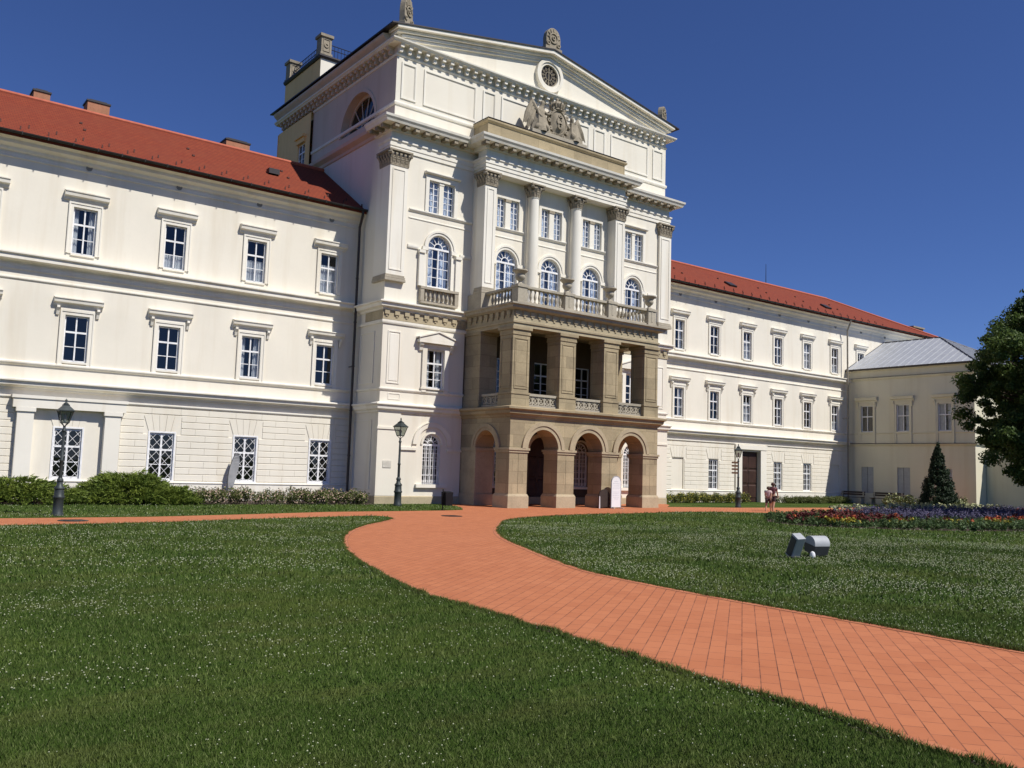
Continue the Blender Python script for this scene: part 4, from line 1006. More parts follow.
# pierced parapets of the loggia
def lattice_par(ax, bx, yy, side=False):
    m = MB()
    if side: m.T = Matrix.Translation((yy, 0, 0)) @ Matrix.Rotation(-PI/2, 4, 'Z'); yv = 0
    else: yv = yy
    m.box(ax, bx, yv-.09, yv+.09, 4.362, 4.46); m.box(ax, bx, yv-.1, yv+.1, 4.84, 4.95)
    n = round((bx-ax)/.34); w = (bx-ax)/n
    for k in range(n):
        c = ax+w*(k+.5); m.band(c, 4.65, .12, .17, yv-.05, yv+.05, 0, 2*PI, 14)
        for s_ in (-1, 1):
            m.prism([(c-.16, 4.65-s_*.18), (c-.12, 4.65-s_*.19), (c+.16, 4.65+s_*.18), (c+.12, 4.65+s_*.19)], yv-.03+.002*s_, yv+.03)
    for k in range(n+1): m.box(max(ax, ax+w*k-.03), min(bx, ax+w*k+.03), yv-.06, yv+.06, 4.46, 4.84)
    return m.build('parapet', 'stone_bal', po)
for i in range(3): lattice_par(PX[i]+.50, PX[i+1]-.50, PF+.25)
lattice_par(-32.37, -30.99, x0+.25, True); lattice_par(-32.37, -30.99, x1-.25, True)
# balcony balustrade
yb0 = PF+.22; xb0, xb1 = x0+.22, x1-.22
PEDX = [23.22, 25.93, 28.61, 31.28]
for i, c in enumerate(PEDX):
    m = MB(); m.box(c-.26, c+.26, yb0-.22, yb0+.22, 8.84, 9.54); m.box(c-.30, c+.30, yb0-.26, yb0+.26, 9.54, 9.66); m.box(c-.29, c+.29, yb0-.25, yb0+.25, 8.84, 8.94)
    if i: m.box(c-.05, c+.05, yb0-.235, yb0-.22, 9.0, 9.5)
    m.build('pedestal', 'stone_bal', po, bevel=.01)
def balus(ax, bx, y, name='balustrade'):
    m = MB(); m.box(ax, bx, y-.13, y+.13, 8.842, 8.95); m.box(ax, bx, y-.15, y+.15, 9.545, 9.655)
    o = m.build(name, 'stone_bal', po, bevel=.01)
    n = int((bx-ax)/.235)
    for k in range(n): inst('baluster', WM['bal2'], o, Vector((ax+(bx-ax)*(k+.5)/n, y, 8.95)))
b = MB(); b.lathe([(r_, h*1.145) for r_, h in BALP], 10); wm('bal2', b, 'stone_bal', True)
for i in range(3): balus(PEDX[i]+.262, PEDX[i+1]-.262, yb0)
for xs in (PEDX[0], PEDX[3]):
    m = MB(); m.box(xs-.13, xs+.13, yb0+.22, PB-.07, 8.842, 8.95); m.box(xs-.15, xs+.15, yb0+.26, PB-.07, 9.545, 9.655); o = m.build('balustrade', 'stone_bal', po, bevel=.01)
    for k in range(8): inst('baluster', WM['bal2'], o, Vector((xs, yb0+.36+k*.235, 8.95)))
# urns on the balustrade
UP = [(.17, 0), (.17, .06), (.10, .09), (.07, .15), (.09, .19), (.16, .24), (.21, .33), (.22, .40), (.19, .46), (.19, .48), (.31, .60), (.34, .62), (.34, .66), (.28, .67), (.2, .60)]
ulab = ['grey stone urn on the balcony corner pedestal nearest the left', 'grey stone urn on the second balcony pedestal, before the left column', 'grey stone urn on the third balcony pedestal, before the right column', 'grey stone urn on the balcony corner pedestal at the right end']
u0 = None
for c, lab in zip(PEDX, ulab):
    if u0 is None:
        u0 = thing('stone_urn', lab, 'urn', (c, yb0, 9.66), 'stone urns on the balcony balustrade')
        m = MB(); m.lathe(UP[3:], 24); m.build('bowl', 'stone_bal', u0, True, loc=(c, yb0, 9.66))
        m = MB(); m.lathe([(.17, 0), (.17, .06), (.10, .09), (.07, .151)], 16); m.box(-.2, .2, -.2, .2, -.0, .03); m.build('foot', 'stone_bal', u0, True, loc=(c, yb0, 9.66))
    else: tag(copy_tree(u0, None, (c, yb0, 9.66)), lab)

# ------------------------------------------------------------------ sculpture group
def skin_mesh(name, verts, edges, radii, mat, sub=2, root=0):
    me = bpy.data.meshes.new(name); me.from_pydata(verts, edges, []); o = bpy.data.objects.new(name, me); COL.objects.link(o)
    md = o.modifiers.new('skin', 'SKIN'); md.use_smooth_shade = True
    sv = me.skin_vertices[0].data
    for i, r in enumerate(radii): sv[i].radius = (r, r) if not isinstance(r, tuple) else r; sv[i].use_root = (i == root)
    sb = o.modifiers.new('sub', 'SUBSURF'); sb.levels = sub; sb.render_levels = sub
    dg = bpy.context.evaluated_depsgraph_get(); em = bpy.data.meshes.new_from_object(o.evaluated_get(dg)); em.name = name
    bpy.data.objects.remove(o); bpy.data.meshes.remove(me)
    em.materials.clear(); em.materials.append(M[mat]); em.polygons.foreach_set('use_smooth', [True]*len(em.polygons))
    return em
SY = 33.05
sg = thing('sculpture_group', 'weathered stone coat of arms held by two winged figures, on the attic', 'sculpture', (CX, SY, 17.955))
m = MB(); m.box(25.75, 29.05, SY-.38, SY+.4, 17.956, 18.16); m.build('plinth', 'stone_bal', sg, bevel=.015)
m = MB()
n = 28; rows = []
for r_, y in ((1.0, -.12), (.98, -.22), (.84, -.26), (.78, -.20), (.5, -.30), (.0, -.34)):
    row = []
    for k in range(n):
        a = 2*PI*k/n; rx = .52*(1+.06*math.cos(3*a)); rz = .66
        row.append(m.pt((CX+rx*r_*math.cos(a), SY+y, 18.86+rz*r_*math.sin(a))))
    rows.append(row)
for a, c in zip(rows[:-1], rows[1:]):
    for k in range(n): m.fi([a[k], a[(k+1) % n], c[(k+1) % n], c[k]])
m.prism([(CX+.52*math.cos(2*PI*k/n), 18.86+.66*math.sin(2*PI*k/n)) for k in range(n)], SY-.12, SY+.1)
m.box(CX-.45, CX+.45, SY-.2, SY+.2, 18.16, 18.34)
for a in np.linspace(0, 2*PI, 13)[:-1]: m.band(CX+.56*math.cos(a), 18.86+.7*math.sin(a), .03, .10, SY-.24, SY-.05, 0, 2*PI, 10)
for z, w in ((18.65, .14), (18.9, .2), (19.1, .12)): m.band(CX, z, w*.4, w, SY-.36, SY-.26, 0, 2*PI, 12)
m.build('shield', 'stone_grey', sg, True)
m = MB(); m.lathe([(.26, 0), (.30, .05), (.26, .12), (.30, .18), (.34, .30), (.28, .42), (.10, .5), (.05, .53), (.07, .58), (.06, .64), (.02, .68)], 16, CX, SY-.05, 19.42)
for k in range(8): a = 2*PI*k/8; m.tube((CX+.3*math.cos(a), SY-.05+.3*math.sin(a), 19.55), (CX+.38*math.cos(a), SY-.05+.38*math.sin(a), 19.82), .05, .03, n=6)
m.build('crown', 'stone_grey', sg, True)
for s_ in (-1, 1):
    hz = 19.62 if s_ < 0 else 19.30
    bx = CX+s_*.98
    V = [(bx, SY, 18.5), (bx, SY-.02, 18.75), (bx-s_*.02, SY-.02, 19.0), (bx-s_*.04, SY-.03, hz-.36), (bx-s_*.06, SY-.06, hz-.2), (bx-s_*.08, SY-.10, hz-.04), (bx-s_*.08, SY-.1, hz+.1),
         (bx-s_*.22, SY-.04, hz-.40), (bx-s_*.36, SY-.2, hz-.56), (bx-s_*.50, SY-.22, hz-.40),
         (bx+s_*.14, SY-.06, hz-.42), (bx+s_*.18, SY-.22, hz-.68), (bx-s_*.08, SY-.3, hz-.82),
         (bx-s_*.12, SY-.2, 18.46), (bx-s_*.2, SY-.42, 18.42), (bx-s_*.22, SY-.34, 18.22), (bx+s_*.14, SY-.14, 18.46), (bx+s_*.3, SY-.32, 18.36), (bx+s_*.42, SY-.2, 18.22)]
    E_ = [(0, 1), (1, 2), (2, 3), (3, 4), (4, 5), (5, 6), (3, 7), (7, 8), (8, 9), (3, 10), (10, 11), (11, 12), (0, 13), (13, 14), (14, 15), (0, 16), (16, 17), (17, 18)]
    R_ = [.24, .2, .19, .17, .08, .125, .08, .09, .075, .06, .09, .075, .06, .17, .13, .10, .17, .13, .10]
    fig = inst('winged_figure', skin_mesh('winged_figure', V, E_, R_, 'stone_grey'), sg, (0, 0, 0))
    m = MB()  # draped cloth in folds around the lap
    nn = 22; rws = []
    for r_, z in ((.26, 19.0), (.32, 18.75), (.40, 18.5), (.46, 18.3), (.48, 18.16)):
        rws.append([m.pt((bx+r_*(1+.14*math.sin(5*k*2*PI/nn*1.0+z*3))*math.cos(2*PI*k/nn), SY-.08+r_*.8*(1+.14*math.sin(7*k*2*PI/nn))*math.sin(2*PI*k/nn), z)) for k in range(nn)])
    for a, c in zip(rws[:-1], rws[1:]):
        for k in range(nn): m.fi([a[k], a[(k+1) % nn], c[(k+1) % nn], c[k]])
    m.build('robe', 'stone_grey', sg, True)
    m = MB()  # wing: overlapping feathers, each a thin tapered blade
    rx, rz_ = bx+s_*.16, hz-.36
    tip = hz+.10 if s_ < 0 else hz+.16
    m.tube((rx, SY+.06, rz_), (rx+s_*.20, SY+.08, tip-.2), .11, .12, 8); m.tube((rx+s_*.20, SY+.08, tip-.2), (rx+s_*.26, SY+.08, tip), .12, .05, 8)
    for k in range(9):
        t_ = k/8; ax_, az = rx+s_*(.05+.22*t_), rz_+(tip-rz_-.1)*t_
        ex, ez = rx+s_*(.30+.42*t_**.7+.02), 18.22+.08*k*(1-t_)+(.0 if k < 4 else .03*k)
        m.tube((ax_, SY+.07+.012*(k % 3), az), ((ax_*.4+ex*.6), SY+.05+.02*(k % 3), az*.45+ez*.55), .075, .085, 6); m.tube(((ax_*.4+ex*.6), SY+.05+.02*(k % 3), az*.45+ez*.55), (ex, SY+.06, ez), .085, .02, 6)
    m.build('wing', 'stone_grey', sg, True)

sg.scale = (1.08, 1.0, 1.08)
# ------------------------------------------------------------------ annex on the right
an = thing('annex_building', 'two-storey shaded cream annex with a grey standing-seam metal roof on the right', 'building', (63, 31.7, 0))
AX, AX1, AY0, AY1 = 58.2, 68.3, 27.15, 36.2
m = MB(); AW = [(34.65, .98), (31.98, .98), (29.08, .92)]
ops = []
for c, w in AW: ops.append((-c-.46, -c+.46, 5.05, 6.92, False)); ops.append((-c-.46, -c+.46, .74, 2.58, False))
m.T = Matrix.Translation((AX, 0, 0)) @ Matrix.Rotation(-PI/2, 4, 'Z'); m.wall(-AY1+.01, -AY0, 0, 9.5, ops, 0, .2); m.T = None
m.face([(AX, AY0, 0), (AX1, AY0, 0), (AX1, AY0, 9.5), (AX, AY0, 9.5)]); m.face([(AX1, AY0, 0), (AX1, AY1-.01, 0), (AX1, AY1-.01, 9.5), (AX1, AY0, 9.5)])
m.build('wall', 'annex', an)
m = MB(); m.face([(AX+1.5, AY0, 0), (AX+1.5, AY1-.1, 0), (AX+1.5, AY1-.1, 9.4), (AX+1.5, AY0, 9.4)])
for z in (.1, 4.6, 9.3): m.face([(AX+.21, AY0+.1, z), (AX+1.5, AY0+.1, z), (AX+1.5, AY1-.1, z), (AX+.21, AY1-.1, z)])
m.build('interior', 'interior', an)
b = MB(); bars(b, .92, 1.87, low=0, up=0, tr=.42, cols=1); wm('a1_frame', b, 'white'); wm('a1_pane', pane_rect(.92, 1.87), 'glass'); wm('a1_sur', surround_std(.92, 1.87, 1.55, 2.1, 2.45, foot=.9), 'annex'); wm('a1_hood', hood_std(.92, 2.1, 2.45, 1.65, True), 'annex')
b = MB(); bars(b, .92, 1.87, low=0, up=0, tr=.42, cols=1); b.f = b.f; wm('cur_a', curtain(.9, 1.85, .22, .22), 'curtain')
wm('a0_panel', (lambda q: (q.box(-.46, -.05, .08, .12, 0, 1.84), q.box(-.0, .46, .05, .12, 0, 1.84), q)[2])(MB()), 'flood')
for i, (c, w) in enumerate(AW):
    f = window(an, AX, c, 5.05, 'a1_frame', 'a1_pane', [('surround', 'a1_sur'), ('hood', 'a1_hood')]+([('curtain', 'cur_a')] if i else []), rotz=-PI/2)
    if i == 0: f['label'] = 'window with its lower casements open'
    if i < 2: inst('shuttered_window', WM['a0_panel'], an, (AX, c, .74), -PI/2)
    else: window(an, AX, c, .74, 'a1_frame', 'a1_pane', [('curtain', 'cur_a')], rotz=-PI/2)
ap = [(AX, AY1), (AX, AY0), (AX1, AY0), (AX1, 34)]
m = MB(); m.moulding(ap, [(0, 4.05), (.05, 4.07), (.08, 4.13), (.14, 4.16), (.14, 4.2), (0, 4.24)]); m.moulding(ap, [(0, 4.9), (.03, 4.91), (.05, 4.95), (.05, 4.98), (0, 5.0)]); m.build('string_course', 'annex', an)
m = MB(); m.moulding(ap, [(0, 8.72), (.05, 8.74), (.09, 8.80), (.13, 8.83), (.13, 8.88), (0, 8.9)]); m.moulding(ap, [(0, 9.36), (.08, 9.38), (.14, 9.46), (.14, 9.5), (0, 9.52)]); m.build('eave_cornice', 'annex', an)
m = MB(); m.moulding(ap, [(.10, 4.201), (.15, 4.201), (.16, 4.235), (.10, 4.25)]); m.moulding(ap, [(.08, 8.881), (.15, 8.881), (.16, 8.91), (.08, 8.92)]); m.moulding(ap, [(.14, 9.44), (.26, 9.44), (.28, 9.56), (.14, 9.56)]); m.build('gutter', 'pipe', an)
rx_, rz2 = 63.2, 12.14; e0, e1, s0 = AX-.2, AX1+.2, AY0-.2; hy = 31.84
def onroof(y, t): return None
m = MB(); z9 = 9.56
A_, B_, C_, D_ = (e0, AY1, z9), (e0, s0, z9), (rx_, hy, rz2), (rx_, AY1, rz2)
m.face([A_, B_, C_, D_]); m.face([B_, (e1, s0, z9), C_]); m.face([(e1, s0, z9), (e1, AY1, z9), D_, C_]); m.face([A_, B_, (e1, s0, z9), (e1, AY1, z9)])
ar = m.build('roof', 'zinc', an)
m = MB(); sl = (rz2-z9)/(rx_-e0)
for y in np.arange(s0+.35, AY1, .55):
    xt = rx_ if y >= hy else e0+(rx_-e0)*(y-s0)/(hy-s0)
    if xt-e0 < .15: continue
    zt = z9+(xt-e0)*sl
    m.prism([(e0, z9-.0), (xt, zt-.0), (xt, zt+.04), (e0, z9+.04)], y-.014, y+.014)
sl2 = (rz2-z9)/(hy-s0)
for x in np.arange(e0+.5, e1-.2, .55):
    yt = s0+(hy-s0)*min((x-e0)/(rx_-e0), (e1-x)/(e1-rx_)); zt = z9+(yt-s0)*sl2
    m.prismx([(s0, z9), (yt, zt), (yt, zt+.04), (s0, z9+.04)], x-.014, x+.014)
m.build('seam', 'zinc', ar)
m = MB(); m.tube(D_, C_, .06); m.tube(C_, B_, .05); m.tube(C_, (e1, s0, z9), .05); m.tube(D_, A_, .04); m.build('ridge_cap', 'roof_dark', ar)
m = MB(); m.box(AX-.05, AX+.75, AY0-.03, AY0+.55, 0, 4.0); o = m.build('corner_pier', 'annex', an)
# low wall continuing to the right
gw = MB(); gw.box(59.6, 60.1, 12.0, 27.12, 0, 3.7); gw.box(59.52, 60.18, 11.9, 27.12, 3.7, 3.85)
o = gw.build('garden_wall', 'annex'); tag(o, 'plain cream garden wall running right from the annex, behind the big tree', 'wall')

# ------------------------------------------------------------------ ground, path
m = MB(); S = 900; m.face([(-S, -S, 0), (S, -S, 0), (S, S, 0), (-S, S, 0)]); g = m.build('ground', 'grass'); tag(g, kind='structure')
left_edge = [(5.55, -3.0), (5.55, 2.8), (5.68, 3.5), (5.72, 4.3), (5.78, 5.0), (5.86, 5.8), (5.95, 6.5), (6.03, 7.4), (6.12, 8.3), (6.17, 9.2), (6.22, 9.9), (6.38, 10.7), (6.65, 11.7), (7.04, 13.0), (7.6, 14.7), (8.35, 16.5), (9.2, 18.2), (10.3, 20.0), (11.6, 21.7), (12.7, 22.85), (13.4, 23.6), (14.0, 24.4), (14.3, 25.1), (14.2, 25.6), (13.7, 25.75), (12.7, 25.5), (9.8, 24.8), (6.6, 23.8), (3.2, 23.35), (-6, 22.6), (-30, 22.0)]
far_edge = [(-30, 25.6), (-6, 25.5), (3.5, 25.85), (7.2, 26.0), (10.8, 27.0), (13.5, 27.9), (16.5, 28.2), (18.6, 28.45), (19.7, 28.8), (20.6, 30.2), (21.3, 31.6), (21.6, 33.6), (36.4, 33.6), (35.4, 32.4), (33.4, 30.75), (37.3, 29.9), (46.5, 29.6), (54, 30.0), (70, 31)]
right_edge = [(70, 28.2), (54, 27.4), (46, 25.9), (41.0, 24.6), (38, 24.1), (36, 24.4), (34.6, 25.4), (32.6, 26.4), (30.0, 26.7), (26.8, 26.1), (22.4, 25.2), (19.3, 24.1), (17.3, 22.8), (15.5, 20.7), (14.0, 18.8), (12.8, 16.9), (11.95, 15.2), (11.3, 13.8), (10.65, 12.4), (10.1, 11.0), (9.85, 9.6), (9.72, 8.3), (9.66, 7.0), (9.65, 6.0), (9.6, 5.2), (9.55, 4.0), (9.5, -3.0)]
def smooth_line(pts, n=6):
    out = []
    P = [Vector(p) for p in pts]
    for i in range(len(P)-1):
        p0, p1, p2, p3 = P[max(0, i-1)], P[i], P[i+1], P[min(len(P)-1, i+2)]
        for k in range(n):
            t = k/n
            a = .5*((2*p1)+(-p0+p2)*t+(2*p0-5*p1+4*p2-p3)*t*t+(-p0+3*p1-3*p2+p3)*t**3); out.append((a.x, a.y))
    out.append(tuple(P[-1])); return out
LE, RE = smooth_line(left_edge), smooth_line(right_edge)
pathpoly = LE+far_edge+RE
bm = bmesh.new(); bm.faces.new([bm.verts.new((x, y, .004)) for x, y in pathpoly]); bmesh.ops.triangulate(bm, faces=bm.faces[:])
me = bpy.data.meshes.new('brick_path'); bm.to_mesh(me); bm.free(); me.materials.append(M['path'])
po_ = bpy.data.objects.new('path', me); COL.objects.link(po_); tag(po_, kind='structure')
# edging row of bricks laid end to end along both sides of the curve
def edging(line, side, width=.13):
    m = MB(); acc = 0
    P = [Vector(p) for p in line]; d_prev = None
    # resample
    pts = [P[0]]; step = .30
    for a, c in zip(P[:-1], P[1:]):
        seg = (c-a).length; t = step-acc if acc else step
        while t <= seg: pts.append(a+(c-a)*(t/seg)); t += step
        acc = (acc+seg) % step
    for a, c in zip(pts[:-1], pts[1:]):
        d = (c-a); 
        if d.length < .05: continue
        d.normalize(); nn = Vector((-d.y, d.x))*side
        g = .003; a2, c2 = a+d*g, c-d*g
        q = [a2+nn*.004, c2+nn*.004, c2+nn*width, a2+nn*width]
        z = .0085
        m.face([(p.x, p.y, z) for p in q])
    return m
def edgemat():
    m, nt, b, o = nmat('edging_brick')
    gi = N(nt, 'ShaderNodeNewGeometry')
    c = ramp(nt, gi.outputs['Random Per Island'], [(0, (.38, .125, .055)), (1, (.47, .17, .078))])
    L(nt, c, b.inputs['Base Color']); b.inputs['Roughness'].default_value = .85; return m
M['edge'] = edgemat()
def joint_strip(line, side, width=.137):
    m = MB(); P = [Vector(p) for p in line]
    prev = None
    for i in range(len(P)):
        d = (P[min(i+1, len(P)-1)]-P[max(i-1, 0)]).normalized(); nn = Vector((-d.y, d.x))*side
        cur = (m.pt((P[i].x, P[i].y, .0065)), m.pt((P[i].x+nn.x*width, P[i].y+nn.y*width, .0065)))
        if prev: m.fi([prev[0], cur[0], cur[1], prev[1]])
        prev = cur
    return m
M['joint'] = plain('joint_sand', (.15, .055, .035), .95)
cut = 21*6+1
for ln_ in (LE[:cut], RE[11*6:]):
    o = joint_strip(ln_, 1, .05).build('edge_soil', 'soil'); o.location.z = -.003; tag(o, kind='structure')
for line, side in ((LE[:cut], -1), (RE[11*6:], -1)):
    o = joint_strip(line, side).build('path_joint', 'joint'); tag(o, kind='structure')
    o = edging(line, side).build('path_edging', 'edge'); tag(o, kind='structure')
# inside test for scattering
PPX = np.array([p[0] for p in pathpoly]); PPY = np.array([p[1] for p in pathpoly])
def in_bed(x, y):
    ins = np.zeros(len(x), bool); j = len(BEDPOLY)-1
    for i in range(len(BEDPOLY)):
        (xi, yi), (xj, yj) = BEDPOLY[i], BEDPOLY[j]; ins ^= ((yi > y) != (yj > y)) & (x < (xj-xi)*(y-yi)/(yj-yi+1e-12)+xi); j = i
    return ins
def in_path(x, y):
    ins = np.zeros(len(x), bool); j = len(PPX)-1
    for i in range(len(PPX)):
        c = ((PPY[i] > y) != (PPY[j] > y)) & (x < (PPX[j]-PPX[i])*(y-PPY[i])/(PPY[j]-PPY[i]+1e-12)+PPX[i]); ins ^= c; j = i
    return ins
# camera frame (used only to choose where blades are dense enough to be worth building)
F_PX, YAW, PIT, ROL, CH = 884.1147, math.radians(37.26191), math.radians(5.49168), math.radians(1.78632), 1.65
fw = Vector((math.sin(YAW)*math.cos(PIT), math.cos(YAW)*math.cos(PIT), math.sin(PIT))); rt = Vector((math.cos(YAW), -math.sin(YAW), 0)); up = rt.cross(fw)
c_, s_ = math.cos(ROL), math.sin(ROL); r2 = c_*rt+s_*up; u2 = -s_*rt+c_*up
BED_F = [(26.95, 18.9), (27.5, 17.8), (28.45, 16.85), (29.4, 15.95), (31.1, 15.05), (33.9, 14.2), (37.0, 13.4), (44, 13.2), (57, 14)]
BED_B = [(26.95, 19.0), (28.0, 20.8), (30.0, 22.2), (32.8, 22.75), (37.5, 23.2), (43, 23.8), (48.9, 23.7), (53.4, 22.4), (57, 19.5)]
BEDPOLY = BED_F+BED_B[::-1]
MB_bed = MB(); MB_bed.face([(p[0], p[1], .006) for p in BEDPOLY])
def scatter(n, r0, r1, a_half=.66, jitter=True):
    rr = np.sqrt(rng.random(n)*(r1*r1-r0*r0)+r0*r0); aa = YAW+(rng.random(n)*2-1)*a_half
    x = rr*np.sin(aa); y = rr*np.cos(aa)
    k = ~in_path(x, y) & ~((x > 2) & (y > 33.4)) & ~in_bed(x, y) & (y < 32.9)
    return x[k], y[k], rr[k]
def blades(n, r0, r1, h, w):
    x, y, rr = scatter(n, r0, r1); n = len(x)
    a = rng.random(n)*2*PI; ln = (rng.random(n)-.5); hh = h*(.5+rng.random(n)); ww = w*(.7+.6*rng.random(n))
    dx, dy = np.cos(a)*ww, np.sin(a)*ww; b = rng.random(n)*2*PI; le = hh*(.2+.7*rng.random(n))
    v = np.zeros((n, 3, 3))
    v[:, 0] = np.stack([x-dx, y-dy, np.zeros(n)], 1); v[:, 1] = np.stack([x+dx, y+dy, np.zeros(n)], 1)
    v[:, 2] = np.stack([x+np.cos(b)*le, y+np.sin(b)*le, hh], 1)
    return v.reshape(-1, 3)
def tri_obj(name, V, mat, lbl=None, kind='stuff'):
    n = len(V)//3; me = bpy.data.meshes.new(name)
    me.vertices.add(len(V)); me.vertices.foreach_set('co', V.astype(np.float32).ravel())
    me.loops.add(len(V)); me.loops.foreach_set('vertex_index', np.arange(len(V), dtype=np.int32))
    me.polygons.add(n); me.polygons.foreach_set('loop_start', np.arange(0, len(V), 3, dtype=np.int32)); me.polygons.foreach_set('loop_total', np.full(n, 3, np.int32))
    me.update(); me.validate(); me.materials.append(M[mat] if isinstance(mat, str) else mat)
    o = bpy.data.objects.new(name, me); COL.objects.link(o)
    return o
def edge_tufts(line, side, n, h, w):
    P = np.array(line); d = np.diff(P, axis=0); ln = np.hypot(d[:, 0], d[:, 1]); cum = np.concatenate([[0], np.cumsum(ln)])
    u = rng.random(n)**1.6*cum[-1]; i = np.clip(np.searchsorted(cum, u)-1, 0, len(d)-1); f = (u-cum[i])/np.maximum(ln[i], 1e-6)
    x = P[i, 0]+d[i, 0]*f; y = P[i, 1]+d[i, 1]*f; nx, ny = -d[i, 1]/ln[i], d[i, 0]/ln[i]
    cl = np.array([noise.noise(Vector((q*2.3, side*5.0, 0)))+.6*noise.noise(Vector((q*9.0, side*9.0, 2))) for q in u])
    o = side*(rng.normal(size=n)*.03+.05*cl-.005); x = x+nx*o; y = y+ny*o
    b = rng.random(n)*2*PI; a = rng.random(n)*2*PI; hh = h*(.4+rng.random(n))*(1+.4*cl); ww = w*(.7+.6*rng.random(n)); le = hh*(.3+.9*rng.random(n))
    v = np.zeros((n, 3, 3)); v[:, 0] = np.stack([x-np.cos(a)*ww, y-np.sin(a)*ww, np.full(n, .002)], 1); v[:, 1] = np.stack([x+np.cos(a)*ww, y+np.sin(a)*ww, np.full(n, .002)], 1)
    v[:, 2] = np.stack([x+np.cos(b)*le, y+np.sin(b)*le, np.abs(hh)+.006], 1); return v.reshape(-1, 3)
V = np.concatenate([edge_tufts(LE[:cut], -1, 42000, .036, .0035), edge_tufts(RE[::-1][6:100], 1, 16000, .040, .0035), blades(260000, 2.2, 6.5, .023, .0024), blades(220000, 6.5, 13, .028, .0036), blades(130000, 13, 26, .045, .008), blades(40000, 26, 42, .06, .015)])
o = tri_obj('lawn_grass', V, 'blade'); tag(o, 'mown green grass of the lawns beside the brick path', 'grass', kind='stuff')
# clover heads: small four-sided knobs on the turf, thicker in drifts
def clover(n, r0, r1, s, thr):
    x, y, rr = scatter(n, r0, r1)
    den = np.array([noise.fractal(Vector((a*.6, b*.6, 3.1)), 1.0, 2.0, 3)+.4*noise.noise(Vector((a*.25+9, b*.45, 0))) for a, b in zip(x, y)])
    right = x > y*.55+3
    keep = rng.random(len(x)) < np.clip((den-thr)*np.where(right, .8, .45)+np.where(right, .50, .20), 0.06, 1)
    x, y = x[keep], y[keep]; n = len(x); s = s*(.6+.7*rng.random(n)); h = .024+.022*rng.random(n)
    V = np.zeros((n, 8, 3, 3)); top = np.stack([x, y, h+s], 1); bot = np.stack([x, y, h-s], 1)
    ring = [np.stack([x+s*math.cos(a), y+s*math.sin(a), h], 1) for a in (0, PI/2, PI, 3*PI/2)]
    for k in range(4):
        V[:, k, 0], V[:, k, 1], V[:, k, 2] = ring[k], ring[(k+1) % 4], top; V[:, k+4, 0], V[:, k+4, 1], V[:, k+4, 2] = ring[(k+1) % 4], ring[k], bot
    return V.reshape(-1, 3)
V = np.concatenate([clover(4200, 2.2, 7, .0052, .15), clover(26000, 7, 14, .0068, .1), clover(80000, 14, 28, .0095, .05), clover(14000, 28, 42, .014, .1)])
o = tri_obj('clover_flowers', V, 'clover'); tag(o, 'white clover heads dotted over the lawns', 'clover', kind='stuff')

# ------------------------------------------------------------------ foliage helpers
def leaf_cloud(centers, radii, per, size, squash=(1, 1, 1), up_bias=.3, shell=.55, droop=0):
    # small leaf quads spread through ellipsoid clumps; returns triangles
    out = []
    for c, r, n in zip(centers, radii, per):
        d = rng.normal(size=(n, 3)); d /= np.linalg.norm(d, axis=1)[:, None]
        rad = r*(shell+(1-shell)*rng.random(n)**.6)*(1+.12*rng.normal(size=n))
        p = np.array(c)+d*rad[:, None]*np.array(squash)
        nrm = d*.6+rng.normal(size=(n, 3))*.6+np.array([0, 0, up_bias]); nrm /= np.linalg.norm(nrm, axis=1)[:, None]
        t = np.cross(nrm, rng.normal(size=(n, 3))); t /= np.linalg.norm(t, axis=1)[:, None]; b = np.cross(nrm, t)
        s = size*(.6+.8*rng.random(n))[:, None]
        q = [p-t*s, p-b*s*.55+nrm*s*.12, p+t*s, p+b*s*.55+nrm*s*.12]
        tri = np.stack([q[0], q[1], q[2], q[0], q[2], q[3]], 1); out.append(tri.reshape(-1, 3))
    return np.concatenate(out)

# big tree at the right edge
TX, TY = 43.95, 16.4
tr = thing('broadleaf_tree', 'large dark green leafy tree at the right edge, half out of frame', 'tree', (TX, TY, 0))
mb = MB(); mb.tube((TX, TY, 0), (TX-.1, TY+.1, 2.6), .38, .28, 12); mb.tube((TX-.1, TY+.1, 2.6), (TX, TY, 5.2), .28, .2, 10); mb.tube((TX, TY, 5.2), (TX+.2, TY, 8.0), .2, .08, 8)
cent = []; 
DL = Vector((-.36, .93)); DT = Vector((-.93, -.36))
for k in range(560):
    a = rng.random()*2*PI; zz = rng.random()
    z = 2.9+7.4*zz; prof = (3.8+.55*min(1, zz*1.6))*(max(.02, math.sin(PI*min(1, .16+zz*.79))))**.65*(1+.30*noise.noise(Vector((math.cos(a)*1.4, math.sin(a)*1.4, zz*4))))
    rr = prof*(.30+.72*rng.random()**.5)
    cent.append((TX+rr*math.cos(a), TY+rr*math.sin(a), z+.25*rng.normal()))
for k in range(30):
    l_ = 1.75+.62*rng.normal(); t_ = 3.2+.6*rng.normal(); cent.append((TX+DL.x*l_+DT.x*t_, TY+DL.y*l_+DT.y*t_, 3.75+.42*rng.normal()-.12*(l_-1.75)))
for k in range(16):
    l_ = .9+1.3*rng.random(); t_ = 1.5+1.2*rng.normal(); cent.append((TX+DL.x*l_+DT.x*t_, TY+DL.y*l_+DT.y*t_, 2.35+.4*rng.normal()))
for c in cent[::5]:
    s0_ = (TX, TY, max(2.0, min(7.5, c[2]-1.2))); mid = tuple(s0_[i]*.45+c[i]*.55+(0, 0, -.15)[i] for i in range(3)); mb.tube(s0_, mid, .06, .04, 5); mb.tube(mid, c, .04, .012, 5)
mb.build('trunk', 'bark', tr, True)
rad = [.26+.34*rng.random() for _ in cent]
